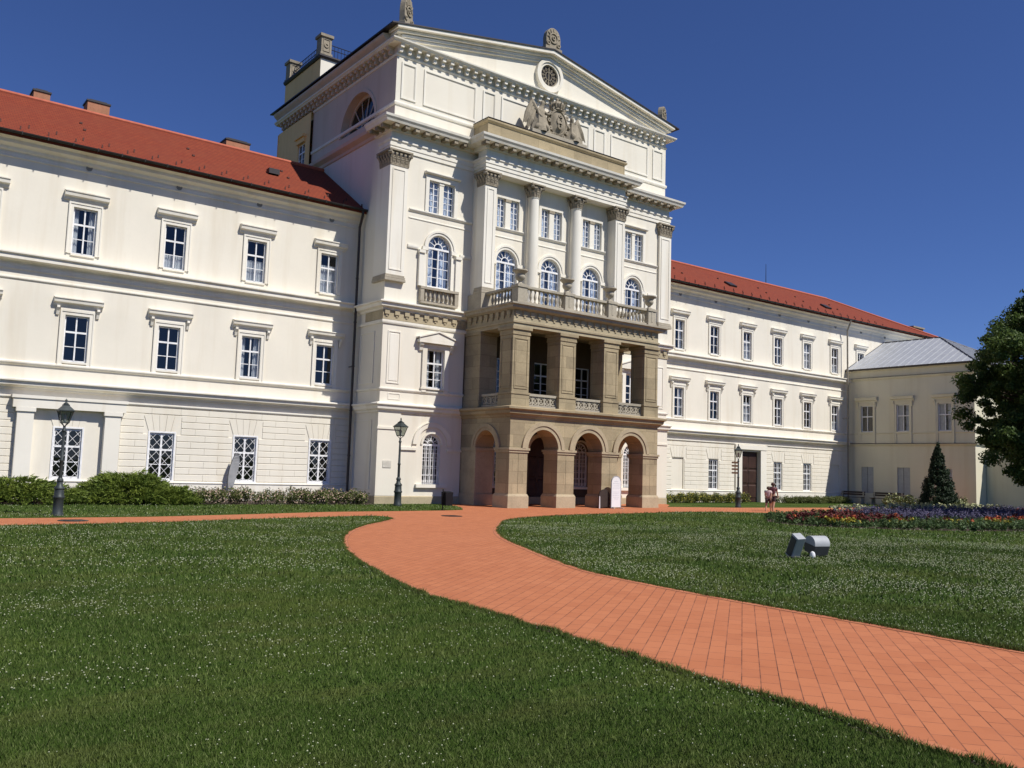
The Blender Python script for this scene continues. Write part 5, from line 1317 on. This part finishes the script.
V = leaf_cloud(cent, rad, [int(880*r_) for r_ in rad], .068, (1, 1, .72), .35, .15)
o = tri_obj('crown', V, 'tree_leaf'); put(o, tr, (0, 0, 0)); o.location = -Vector((TX, TY, 0))

# conical conifer before the annex
GX, GY = 50.45, 25.65
cn = thing('conical_conifer', 'small dark conical conifer standing before the annex', 'conifer', (GX, GY, 0))
m = MB(); m.tube((GX, GY, 0), (GX, GY, 3.4), .1, .03, 7); m.build('trunk', 'bark', cn)
cs, rs = [], []
H_ = 3.75
for k in range(260):
    t_ = rng.random()**1.4; z = .12+H_*t_*.97; R_ = 1.12*(1-t_)**.95+.04; a = rng.random()*2*PI; q = R_*(.6+.4*rng.random())
    cs.append((GX+q*math.cos(a), GY+q*math.sin(a), z)); rs.append(.08+.15*(1-t_))
cs.append((GX+.03, GY, 3.85)); rs.append(.09)
V = leaf_cloud(cs, rs, [120]*len(cs), .05, (1, 1, 1.5), .6, .2)
o = tri_obj('crown', V, 'conifer'); o.parent = cn; o.location = -Vector((GX, GY, 0))

# spreading junipers
def juniper(label, cx, cy, ax_, ay, h, n):
    t = thing('juniper_shrub', label, 'shrub', (cx, cy, 0), 'junipers along the left wing')
    m = MB(); cs = []
    tri = []
    for k in range(n):
        a = rng.random()*2*PI; r = rng.random()**.5
        z0 = h*(1-r**1.9)*(.55+.5*rng.random())+.06; x = cx+ax_*r*math.cos(a); y = cy+ay*r*math.sin(a)
        ln = .35+.3*rng.random(); el = .02+.22*rng.random()*(1-r*.5)
        d = np.array([math.cos(a)*math.cos(el), math.sin(a)*math.cos(el), math.sin(el)]); sd = np.array([-math.sin(a), math.cos(a), 0])
        if k % 6 == 0: m.tube((cx+ax_*.3*r*math.cos(a), cy+ay*.3*r*math.sin(a), .05), (x, y, z0), .02, .008, 4)
        q = 46
        tt = rng.random(q); spread = .14*(1-tt*.7)
        base = np.array([x, y, z0])+d*ln*(tt[:, None]-.3)+sd*(rng.normal(size=q)*spread)[:, None]+np.array([0, 0, 1])*(rng.normal(size=q)*.035)[:, None]
        dd = d+.5*rng.normal(size=(q, 3))+np.array([0, 0, .25]); dd /= np.linalg.norm(dd, axis=1)[:, None]
        sz = (.055+.05*rng.random(q))[:, None]; wv = np.cross(dd, rng.normal(size=(q, 3))); wv /= np.linalg.norm(wv, axis=1)[:, None]
        tri.append(np.stack([base-wv*sz*.28, base+wv*sz*.28, base+dd*sz*1.9], 1).reshape(-1, 3))
    m.build('stems', 'twig', t)
    o = tri_obj('foliage', np.concatenate(tri), 'juniper'); o.parent = t; o.location = -Vector((cx, cy, 0))
juniper('low spreading green juniper at the left picture edge, behind the first lamp', 4.7, 33.7, 2.5, 1.1, .74, 520)
juniper('tall rounded green juniper mound between two diamond-grilled windows', 8.5, 33.7, 1.75, 1.15, 1.0, 620)
juniper('flat green juniper at the right foot of the rounded mound', 9.9, 33.4, .9, .8, .48, 170)
# low hedges
def hedge(label, x0, x1, y, d, h, mat, blossom=None):
    t = thing('low_hedge', label, 'hedge', ((x0+x1)/2, y, 0))
    nn = int((x1-x0)*16); cs = [(x0+(x1-x0)*rng.random(), y+(rng.random()-.5)*d, h*(.25+.55*rng.random())) for _ in range(nn)]
    V = leaf_cloud(cs, [.2+.08*rng.random() for _ in cs], [110]*nn, .04, (1, 1, .9), .4, .3); V[:, 2] = np.maximum(V[:, 2], .02)
    o = tri_obj('leaves', V, mat); o.parent = t; o.location = -Vector(((x0+x1)/2, y, 0))
    m = MB()
    for x in np.arange(x0+.2, x1, .4): m.tube((x, y, 0), (x+.1*rng.normal(), y+.1*rng.normal(), h*.7), .015, .008, 4)
    m.build('stems', 'twig', t)
    if blossom:
        V = leaf_cloud(cs, [.27]*nn, [34]*nn, .035, (1, 1, .9), .4, .7); V[:, 2] = np.maximum(V[:, 2], .05); o = tri_obj('blossom', V, blossom); o.parent = t; o.location = -Vector(((x0+x1)/2, y, 0))
hedge('low hedge dotted with pale pink blossom under the left wing windows', 10.7, 17.9, 33.35, 1.1, .58, 'hedge', 'blossom')
hedge('low green hedge left of the brown door', 37.6, 45.2, 35.2, .7, .55, 'hedge', 'f_yellow')
hedge('low green hedge right of the brown door', 48.6, 56.2, 35.0, .8, .42, 'hedge')
# soil strip under the shrubs
m = MB(); m.face([(-6, 32.75, .004), (18.3, 32.9, .004), (18.3, 36.19, .004), (-6, 36.19, .004)]); tag(m.build('planting_soil', 'soil'), kind='structure')
# flower bed: ringed planting, taller toward the lavender centre
tag(MB_bed.build('bed_soil', 'soil'), kind='structure')
def bed_pts(n):
    x = 27+rng.random(n)*31; y = 12.5+rng.random(n)*12; k = in_bed(x, y); return x[k], y[k]
def bed_t(x, y):
    # 0 at the front rim of the bed, 1 at the back rim
    fx = np.interp(x, [p[0] for p in BED_F], [p[1] for p in BED_F]); bx = np.interp(x, [p[0] for p in BED_B], [p[1] for p in BED_B]); return np.clip((y-fx)/(bx-fx+1e-6), 0, 1)
def plants(name, label, n, sel, h0, h1, mat, fs, per, spike=0):
    x, y = bed_pts(n); t = bed_t(x, y); nz = np.array([noise.noise(Vector((p*.7, q*.7, 1))) for p, q in zip(x, y)]); k = sel(x, y, t, nz); x, y = x[k], y[k]
    hh = h0+(h1-h0)*rng.random(len(x)); cs = [(a_, b_, c) for a_, b_, c in zip(x, y, hh)]
    V = leaf_cloud(cs, [.08]*len(cs), [per]*len(cs), fs, (1, 1, 1+spike), .5, .2); V[:, 2] = np.maximum(V[:, 2], .02)
    o = tri_obj(name, V, mat); tag(o, label, 'flowers', kind='stuff')
x, y = bed_pts(7500); hh = .06+.17*rng.random(len(x))
V = leaf_cloud([(p, q, h) for p, q, h in zip(x, y, hh)], [.13]*len(x), [20]*len(x), .05, (1, 1, 1), .4, .2); V[:, 2] = np.maximum(V[:, 2], .01)
tag(tri_obj('bed_greenery', V, 'f_leaf'), 'green leaves filling the long flower bed on the right lawn', 'plants', kind='stuff')
red = lambda x, y, t, nz: (t > .22) & (t < .75) & (nz > -.12) & ((x < 33.5) | (x > 46)) | ((t > .25) & (t < .4) & (nz > .28))
plants('red_flowers', 'dark red flowers at both ends of the long bed on the right lawn', 3600, red, .20, .36, 'f_red', .05, 22, .8)
plants('yellow_flowers', 'yellow flowers along the front rim of the long flower bed', 5200, lambda x, y, t, nz: (t > .08) & (t < .26) & (nz > .08), .16, .28, 'f_yellow', .045, 18)
plants('orange_flowers', 'orange flowers scattered near the front of the long flower bed', 2600, lambda x, y, t, nz: (t > .15) & (t < .45) & (nz > .16), .22, .36, 'f_orange', .045, 18)
plants('lavender', 'dull purple lavender filling the middle of the long flower bed', 6500, lambda x, y, t, nz: (x > 33) & (x < 51) & (t > .34) & (t < .84), .20, .38, 'f_purple', .035, 22, 2)
plants('cream_flowers', 'cream yellow flowers along the back rim of the long flower bed', 3800, lambda x, y, t, nz: (x > 35) & (x < 50) & (t > .84), .30, .52, 'f_cream', .055, 20)
# pale roses beside the conifer
for i, (x, y, lab) in enumerate(((51.2, 25.0, 'pale flowering shrub right of the conical conifer'), (49.2, 27.3, 'pale flowering shrub left of the conical conifer'))):
    t = thing('flowering_shrub', lab, 'shrub', (x, y, 0)); cs = [(x+.5*rng.normal(), y+.4*rng.normal(), .2+.5*rng.random()) for _ in range(16)]
    V = leaf_cloud(cs, [.25]*16, [120]*16, .05); V[:, 2] = np.maximum(V[:, 2], .02); o = tri_obj('leaves', V, 'hedge'); o.parent = t; o.location = -Vector((x, y, 0))
    V = leaf_cloud(cs, [.3]*16, [18]*16, .05, shell=.8); V[:, 2] = np.maximum(V[:, 2], .1); o = tri_obj('blossom', V, 'f_cream'); o.parent = t; o.location = -Vector((x, y, 0))

# ------------------------------------------------------------------ street lamps
def lamp_base(name_loc, label):
    t = thing('street_lamp', label, 'lamp', name_loc, 'old-fashioned street lamps along the paths')
    B = BASE[t.name]
    m = MB(); m.lathe([(.17, 0), (.17, .06), (.145, .10), (.14, .5), (.165, .53), (.165, .57), (.14, .60), (.13, .78), (.15, .80), (.15, .83), (.09, .90), (.075, 1.0), (.095, 1.02), (.095, 1.06), (.06, 1.12)], 16); m.build('base', 'lamp_iron', t, True, loc=B)
    m = MB(); m.lathe([(.055, 1.1), (.05, 1.6), (.065, 1.62), (.065, 1.65), (.048, 1.68), (.038, 2.48), (.06, 2.50), (.06, 2.54), (.035, 2.57), (.04, 2.66)], 12); m.build('pole', 'lamp_iron', t, True, loc=B)
    m = MB(); lo, hi = .10, .19; z0, z1 = 2.76, 3.10
    for k in range(4):
        a = PI/4+PI/2*k; c, s__ = math.cos(a)*1.414, math.sin(a)*1.414; m.tube((c*lo, s__*lo, z0), (c*hi, s__*hi, z1), .014, n=5); m.tube((0, 0, 2.64), (c*lo, s__*lo, z0), .012, n=5)
    m.box(-lo-.01, lo+.01, -lo-.01, lo+.01, z0-.02, z0+.01); m.rectframe_ = None
    m.box(-hi-.03, hi+.03, -hi-.03, hi+.03, z1, z1+.03); m.box(-hi-.02, hi+.02, -hi-.02, hi+.02, z1+.03, z1+.16, .12, .12); m.box(-.09, .09, -.09, .09, z1+.16, z1+.2); m.lathe([(.07, z1+.2), (.08, z1+.22), (.03, z1+.26), (.02, z1+.29), (.04, z1+.32), (.0, z1+.38)], 10)
    ln = m.build('lantern', 'lamp_iron', t, loc=B)
    m = MB(); q = .009
    for k in range(4):
        a = PI/2*k; R_ = Matrix.Rotation(a, 4, 'Z'); m.T = R_; m.face([(-lo+q, -lo, z0), (lo-q, -lo, z0), (hi-q, -hi, z1), (-hi+q, -hi, z1)]); m.T = None
    o = m.build('glass', 'lamp_glass', ln); o.location = (0, 0, 0)
    m = MB(); m.lathe([(.03, 2.77), (.05, 2.82), (.05, 2.95), (.0, 3.02)], 10); o = m.build('bulb', 'curtain', ln, True); o.location = (0, 0, 0)
    return t
l1 = lamp_base((4.97, 26.75, 0), 'dark street lamp on the left lawn strip before the juniper shrubs'); l1.scale = (.92,)*3
l2 = copy_tree(l1, None, (18.60, 31.98, 0), .3, 1.045); tag(l2, 'dark street lamp before the sunlit corner of the central block')
l3 = copy_tree(l1, None, (38.14, 30.1, 0), .7, .965); tag(l3, 'dark street lamp by the brown door, carrying four finger signs')
# finger boards on the third lamp
for k, z in enumerate((2.44, 2.26, 2.08, 1.88)):
    m = MB(); m.box(-.52, -.05, -.012, .012, -.05, .05); m.prism([(-.52, -.05), (-.52, .05), (-.57, 0)], -.012, .012)
    o = m.build('sign_arm', 'gold', l3); o.location = (0, 0, z); o.rotation_euler = (0, 0, -.7)

# ------------------------------------------------------------------ small things
bn = thing('litter_bin', 'black litter bin on a post at the grass edge by the portico', 'bin', (18.6, 28.55, 0))
m = MB(); m.tube((18.58, 28.55, 0), (18.58, 28.55, .80), .022, n=8); m.build('post', 'bin', bn)
m = MB()
m.box(18.62, 18.93, 28.4, 28.7, .19, .70, -.015, -.015); m.box(18.655, 18.895, 28.435, 28.665, .695, .72, .0, 0)
m.build('bucket', 'bin', bn, bevel=.02)
bo = thing('sign_board', 'white round-topped sign board standing before the right arch', 'sign', (28.67, 29.55, 0))
def tomb(w, h, th):
    m = MB(); r = w/2; m.prism([(-r, .06), (r, .06), (r, h-r)]+[(r*math.cos(PI*k/16), h-r+r*math.sin(PI*k/16)) for k in range(1, 16)]+[(-r, h-r)], -th/2, th/2); return m
m = tomb(.57, 1.46, .03); m.build('panel', 'board', bo, loc=(28.67, 29.55, 0))
m = MB(); r = .285; m.band(0, 1.175, r, r+.025, -.025, .025, 0, PI, 20); m.box(-r-.025, -r, -.025, .025, 0, 1.15); m.box(r, r+.025, -.025, .025, 0, 1.15)
for sx in (-1, 1): m.box(sx*r-.03, sx*r+.03, -.22, .22, 0, .03)
m.build('frame', 'flood', bo, loc=(28.67, 29.55, 0))
m = MB()
for k, z in enumerate((1.22, 1.12, 1.02, .92, .74, .66, .58, .5, .42)):
    w = (.12, .2, .17, .2, .22, .2, .21, .18, .12)[k]; zz = z; x = -w
    while x < w-.02: l_ = .03+.05*rng.random(); m.box(x, min(w, x+l_), -.018, -.0152, zz, zz+.022); x += l_+.015
m.build('lettering', 'print', bo, loc=(28.67, 29.55, 0))
bd = thing('dark_board', 'dark round-topped low board leaning beside the white sign', 'sign', (28.09, 29.72, 0))
m = tomb(.68, .86, .05); m.build('panel', 'board_dark', bd, loc=(28.09, 29.72, 0))
m = MB(); m.box(-.3, -.24, -.16, .16, 0, .07); m.box(.24, .3, -.16, .16, 0, .07); m.build('foot', 'board_dark', bd, loc=(28.09, 29.72, 0))
st = thing('white_stake', 'thin white stake standing by the dark round board', 'stake', (27.70, 29.6, 0)); m = MB(); m.box(-.025, .025, -.025, .025, 0, .55, .008, .008); m.build('post', 'board', st, loc=(27.70, 29.6, 0))
# lawn floodlights
fl = thing('floodlight', 'tilted box-shaped grey floodlight on the right lawn', 'floodlight', (15.98, 11.15, 0), 'grey floodlights on the lawn')
_r, _f, _u = Vector((.57, -.82, 0)), Vector((.82, .57, 0)), Vector((0, 0, 1))
_L = (.27*_r+.85*_u-.42*_f).normalized(); _A = (_r-_r.dot(_L)*_L).normalized(); _B = _L.cross(_A); _c, _s = math.cos(.62), math.sin(.62)
_A, _B = _c*_A+_s*_B, -_s*_A+_c*_B
FT = Matrix.Translation((15.97, 11.12, .265)) @ Matrix((_A, _B, _L)).transposed().to_4x4()
m = MB(); m.T = FT; m.box(-.105, .105, -.105, .105, -.28, .23); m.build('housing', 'flood', fl, bevel=.012)
m = MB(); m.T = FT; m.box(-.085, .085, .1055, .113, -.24, .19); m.box(-.112, -.1055, -.085, .085, -.24, .19); m.build('glass_front', 'flood_dark', fl)
m = MB(); m.tube((15.98, 11.2, 0), (15.98, 11.2, .12), .04, n=8); m.box(15.85, 16.11, 11.1, 11.3, 0, .03); m.build('bracket', 'flood_dark', fl)
f2 = thing('floodlight', 'half-round grey floodlight on the right lawn, beside the box-shaped one', 'floodlight', (16.82, 11.15, 0), 'grey floodlights on the lawn')
m = MB(); m.T = Matrix.Translation((16.76, 11.15, .27)) @ Matrix.Rotation(math.radians(-14), 4, 'Z')
arc = [(-.17*math.cos(a)*1.0, .17*math.sin(a)) for a in np.linspace(-.25, PI*.93, 14)]
m.prismx([(p[0]*1.0, p[1]) for p in arc], -.20, .20); m.build('housing', 'flood', f2, True)
m = MB(); m.T = Matrix.Translation((16.76, 11.15, .27)) @ Matrix.Rotation(math.radians(-14), 4, 'Z'); m.prismx([(-.165, -.045), (.17, .025), (.16, -.15), (-.10, -.24)], -.196, .196)
m.build('lower_case', 'flood_dark', f2)
m = MB(); m.tube((16.82, 11.2, 0), (16.82, 11.2, .14), .04, n=8); m.box(16.69, 16.95, 11.1, 11.3, 0, .03); m.build('bracket', 'flood_dark', f2)
jb = MB(); jb.lathe([(.05, 0), (.06, .02), (.055, .08), (.04, .12), (.0, .14)], 10, 16.38, 11.0, 0); tag(jb.build('junction_box', 'board', None, True), 'tiny white junction box between the two lawn floodlights', 'junction box')
# benches
for i, (y0_, y1_, lab) in enumerate(((34.2, 36.0, 'dark wooden bench in the wing corner left of the pale post'), (31.4, 33.6, 'dark wooden bench before the annex near the conifer'))):
    t = thing('bench', lab, 'bench', (56.9, (y0_+y1_)/2, 0), 'benches before the annex')
    m = MB()
    for k in range(3): m.box(56.65+.15*k, 56.78+.15*k, y0_, y1_, .42, .46)
    m.build('seat', 'bench_wood', t)
    m = MB()
    for k in range(2): m.box(57.10+.02*k, 57.14+.02*k, y0_, y1_, .58+.15*k, .70+.15*k)
    m.build('backrest', 'bench_wood', t)
    for y in (y0_+.05, y1_-.15): m = MB(); m.box(56.66, 57.16, y, y+.1, 0, .42); m.box(57.06, 57.16, y, y+.1, .42, .85); m.build('leg', 'stone_bal', t)
# grey feather-shaped banner in the left hedge
fb = thing('feather_banner', 'narrow grey curved banner leaning in the hedge before a grilled window', 'banner', (12.95, 35.75, 0))
m = MB(); O = (12.93, 35.85, 0); rows = []
pts = []
K = 14
for k in range(K+1):
    t_ = k/K; z = .28+1.68*t_; xl_ = -.02-.10*math.sin(PI*t_*.75)+.30*t_**2.2; w_ = .05+.30*math.sin(PI*min(1, t_*.62+.05))*(1-t_**6)
    rows.append((m.pt((O[0]+xl_, O[1]-.005, z)), m.pt((O[0]+xl_+w_, O[1]-.09-.02*t_, z)), m.pt((O[0]+xl_+w_, O[1]-.082-.02*t_, z)), m.pt((O[0]+xl_, O[1]+.003, z))))
for a, c in zip(rows[:-1], rows[1:]):
    for j in range(4): m.fi([a[j], a[(j+1) % 4], c[(j+1) % 4], c[j]])
m.fi(rows[0]); m.fi(rows[-1][::-1])
m.build('cloth', 'flag', fb)
m = MB(); prev = (O[0]+.0, O[1], 0)
for k in range(0, K+1, 2):
    t_ = k/K; z = .28+1.68*t_; xl_ = -.02-.10*math.sin(PI*t_*.75)+.30*t_**2.2; p = (O[0]+xl_-.012, O[1], z); m.tube(prev, p, .014, n=6); prev = p
m.build('pole', 'dark_metal', fb)
# drain covers
for x, y, lab in ((4.95, 24.65, 'dark drain slot in the left path below the lamp'), (16.75, 25.15, 'dark oval drain cover in the paving before the litter bin')):
    m = MB(); m.lathe([(.36, .0), (.36, .012), (.30, .016)], 20)
    for k in range(-3, 4): m.box(-.25, .25, k*.07-.012, k*.07+.012, .016, .021)
    o = m.build('drain_cover', 'dark_metal', None, loc=(x, y, .004)); tag(o, lab, 'drain cover')

# ------------------------------------------------------------------ people
def person(label, x, y, h, rz, top, bottom, hair, stride, arm_out):
    t = thing('person', label, 'person', (x, y, 0), 'couple walking on the path', rz)
    V, E_, R_ = [], [], []
    def add(p, r, par=None):
        V.append((p[0]*h, p[1]*h, p[2]*h)); R_.append(r*h)
        if par is not None: E_.append((par, len(V)-1))
        return len(V)-1
    pel = add((0, 0, .53), .075); ab = add((0, 0, .62), .070, pel); ch = add((.01, 0, .73), .080, ab); nk = add((.012, 0, .83), .034, ch); nk2 = add((.018, 0, .865), .033, nk); hd = add((.025, 0, .915), .056, nk2); ht = add((.02, 0, .965), .045, hd); ns = add((.075, 0, .912), .008, hd)
    for s_ in (-1, 1):
        sh = add((.0, s_*.105, .80), .038, ch); sw = stride*s_*-1
        el = add((sw*.05-.01, s_*.14, .65), .029, sh); wr = add((sw*.16+.03, s_*.13, .52), .02, el); hdn = add((sw*.18+.04, s_*.13, .485), .022, wr)
        for f_ in range(4): fb_ = add((sw*.19+.03+.012*f_, s_*.13, .455), .0065, hdn); add((sw*.19+.035+.012*f_, s_*.127, .432), .005, fb_)
        th = add((sw*.18+.06, s_*.122, .468), .0065, hdn)
        hp = add((0, s_*.055, .50), .066, pel); kn = add((stride*s_*.11+.02, s_*.055, .285), .042, hp); an_ = add((stride*s_*.20-.02, s_*.055, .045), .024, kn); hl = add((stride*s_*.20-.03, s_*.055, .02), .022, an_); add((stride*s_*.20+.07, s_*.06, .014), .018, hl)
    me = skin_mesh('body', V, E_, R_, 'skin', 1); o = bpy.data.objects.new('body', me); COL.objects.link(o); o.parent = t
    V2 = [V[pel], V[ab], V[ch], (V[ch][0], V[ch][1], .80*h)]; E2 = [(0, 1), (1, 2), (2, 3)]; R2 = [.088*h, .083*h, .094*h, .07*h]
    idx = {}
    for s_ in (-1, 1):
        V2.append((0, s_*.108*h, .80*h)); E2.append((2, len(V2)-1)); R2.append(.050*h); V2.append((stride*s_*-.03*h, s_*.13*h, .71*h)); E2.append((len(V2)-2, len(V2)-1)); R2.append(.044*h)
    me = skin_mesh('shirt', V2, E2, R2, top, 1); o = bpy.data.objects.new('shirt', me); COL.objects.link(o); o.parent = t
    V3 = [(0, 0, .56*h)]; E3 = []; R3 = [.092*h]
    for s_ in (-1, 1):
        V3.append((0, s_*.055*h, .50*h)); E3.append((0, len(V3)-1)); R3.append(.082*h); V3.append(((stride*s_*.10+.015)*h, s_*.056*h, .31*h)); E3.append((len(V3)-2, len(V3)-1)); R3.append(.060*h)
    me = skin_mesh('shorts', V3, E3, R3, bottom, 1); o = bpy.data.objects.new('shorts', me); COL.objects.link(o); o.parent = t
    m = MB(); m.T = Matrix.Translation((.004*h, 0, .93*h)); m.lathe([(.066*h, -.045*h), (.07*h, -.01*h), (.068*h, .02*h), (.05*h, .05*h), (.02*h, .064*h), (.001, .066*h)], 14); m.build('hair', hair, None, True).parent = t
    return t
pa = person('taller person in maroon top and dark shorts walking on the right path', 36.55, 26.75, 1.40, .35, 'cloth_red', 'cloth_dark', 'hair', .8, 0)
pb = person('shorter person in pale pink top walking at the left of the pair', 36.05, 26.65, 1.20, .35, 'cloth_pale', 'cloth_dark', 'hair', -.8, 0)

# ------------------------------------------------------------------ camera, light
cam = bpy.data.cameras.new('camera'); co = bpy.data.objects.new('camera', cam); COL.objects.link(co)
cam.sensor_width = 36; cam.lens = F_PX*36/1024; cam.clip_start = .05; cam.clip_end = 3000
R3 = Matrix((r2, u2, -fw)).transposed(); co.matrix_world = Matrix.Translation((0, 0, CH)) @ R3.to_4x4()
scene.camera = co
d = Vector((-.40, 1.0, -1.40)).normalized()
sun = bpy.data.lights.new('sun', 'SUN'); so = bpy.data.objects.new('sun', sun); COL.objects.link(so)
sun.energy = 4.7; sun.angle = math.radians(.53); sun.color = (1.0, .955, .88)
so.rotation_euler = d.to_track_quat('-Z', 'Y').to_euler(); so.location = (10, -20, 40)
w = bpy.data.worlds.new('World'); scene.world = w; w.use_nodes = True
nt = w.node_tree; nt.nodes.clear()
sk = nt.nodes.new('ShaderNodeTexSky'); sk.sky_type = 'NISHITA'; sk.sun_disc = False
sk.sun_elevation = math.asin(-d.z); sk.sun_rotation = math.atan2(-d.x, -d.y)
sk.altitude = 1600; sk.air_density = 1.0; sk.dust_density = 0; sk.ozone_density = 8.0
bg = nt.nodes.new('ShaderNodeBackground'); bg.inputs[1].default_value = .055
ow = nt.nodes.new('ShaderNodeOutputWorld'); hs = nt.nodes.new('ShaderNodeMix'); hs.data_type = 'RGBA'; hs.blend_type = 'MULTIPLY'; hs.inputs[0].default_value = 1; hs.inputs[7].default_value = (.98, 1.05, 1.44, 1); nt.links.new(sk.outputs[0], hs.inputs[6]); nt.links.new(hs.outputs[2], bg.inputs[0]); nt.links.new(bg.outputs[0], ow.inputs[0])
vs = scene.view_settings; scene.display_settings.display_device = 'sRGB'
vs.view_transform = 'Standard'; vs.look = 'None'; vs.exposure = .19; vs.gamma = 1; vs.use_curve_mapping = False
scene.render.engine = 'CYCLES'
scene.cycles.use_denoising = True
scene.cycles.max_bounces = 6; scene.cycles.transparent_max_bounces = 12
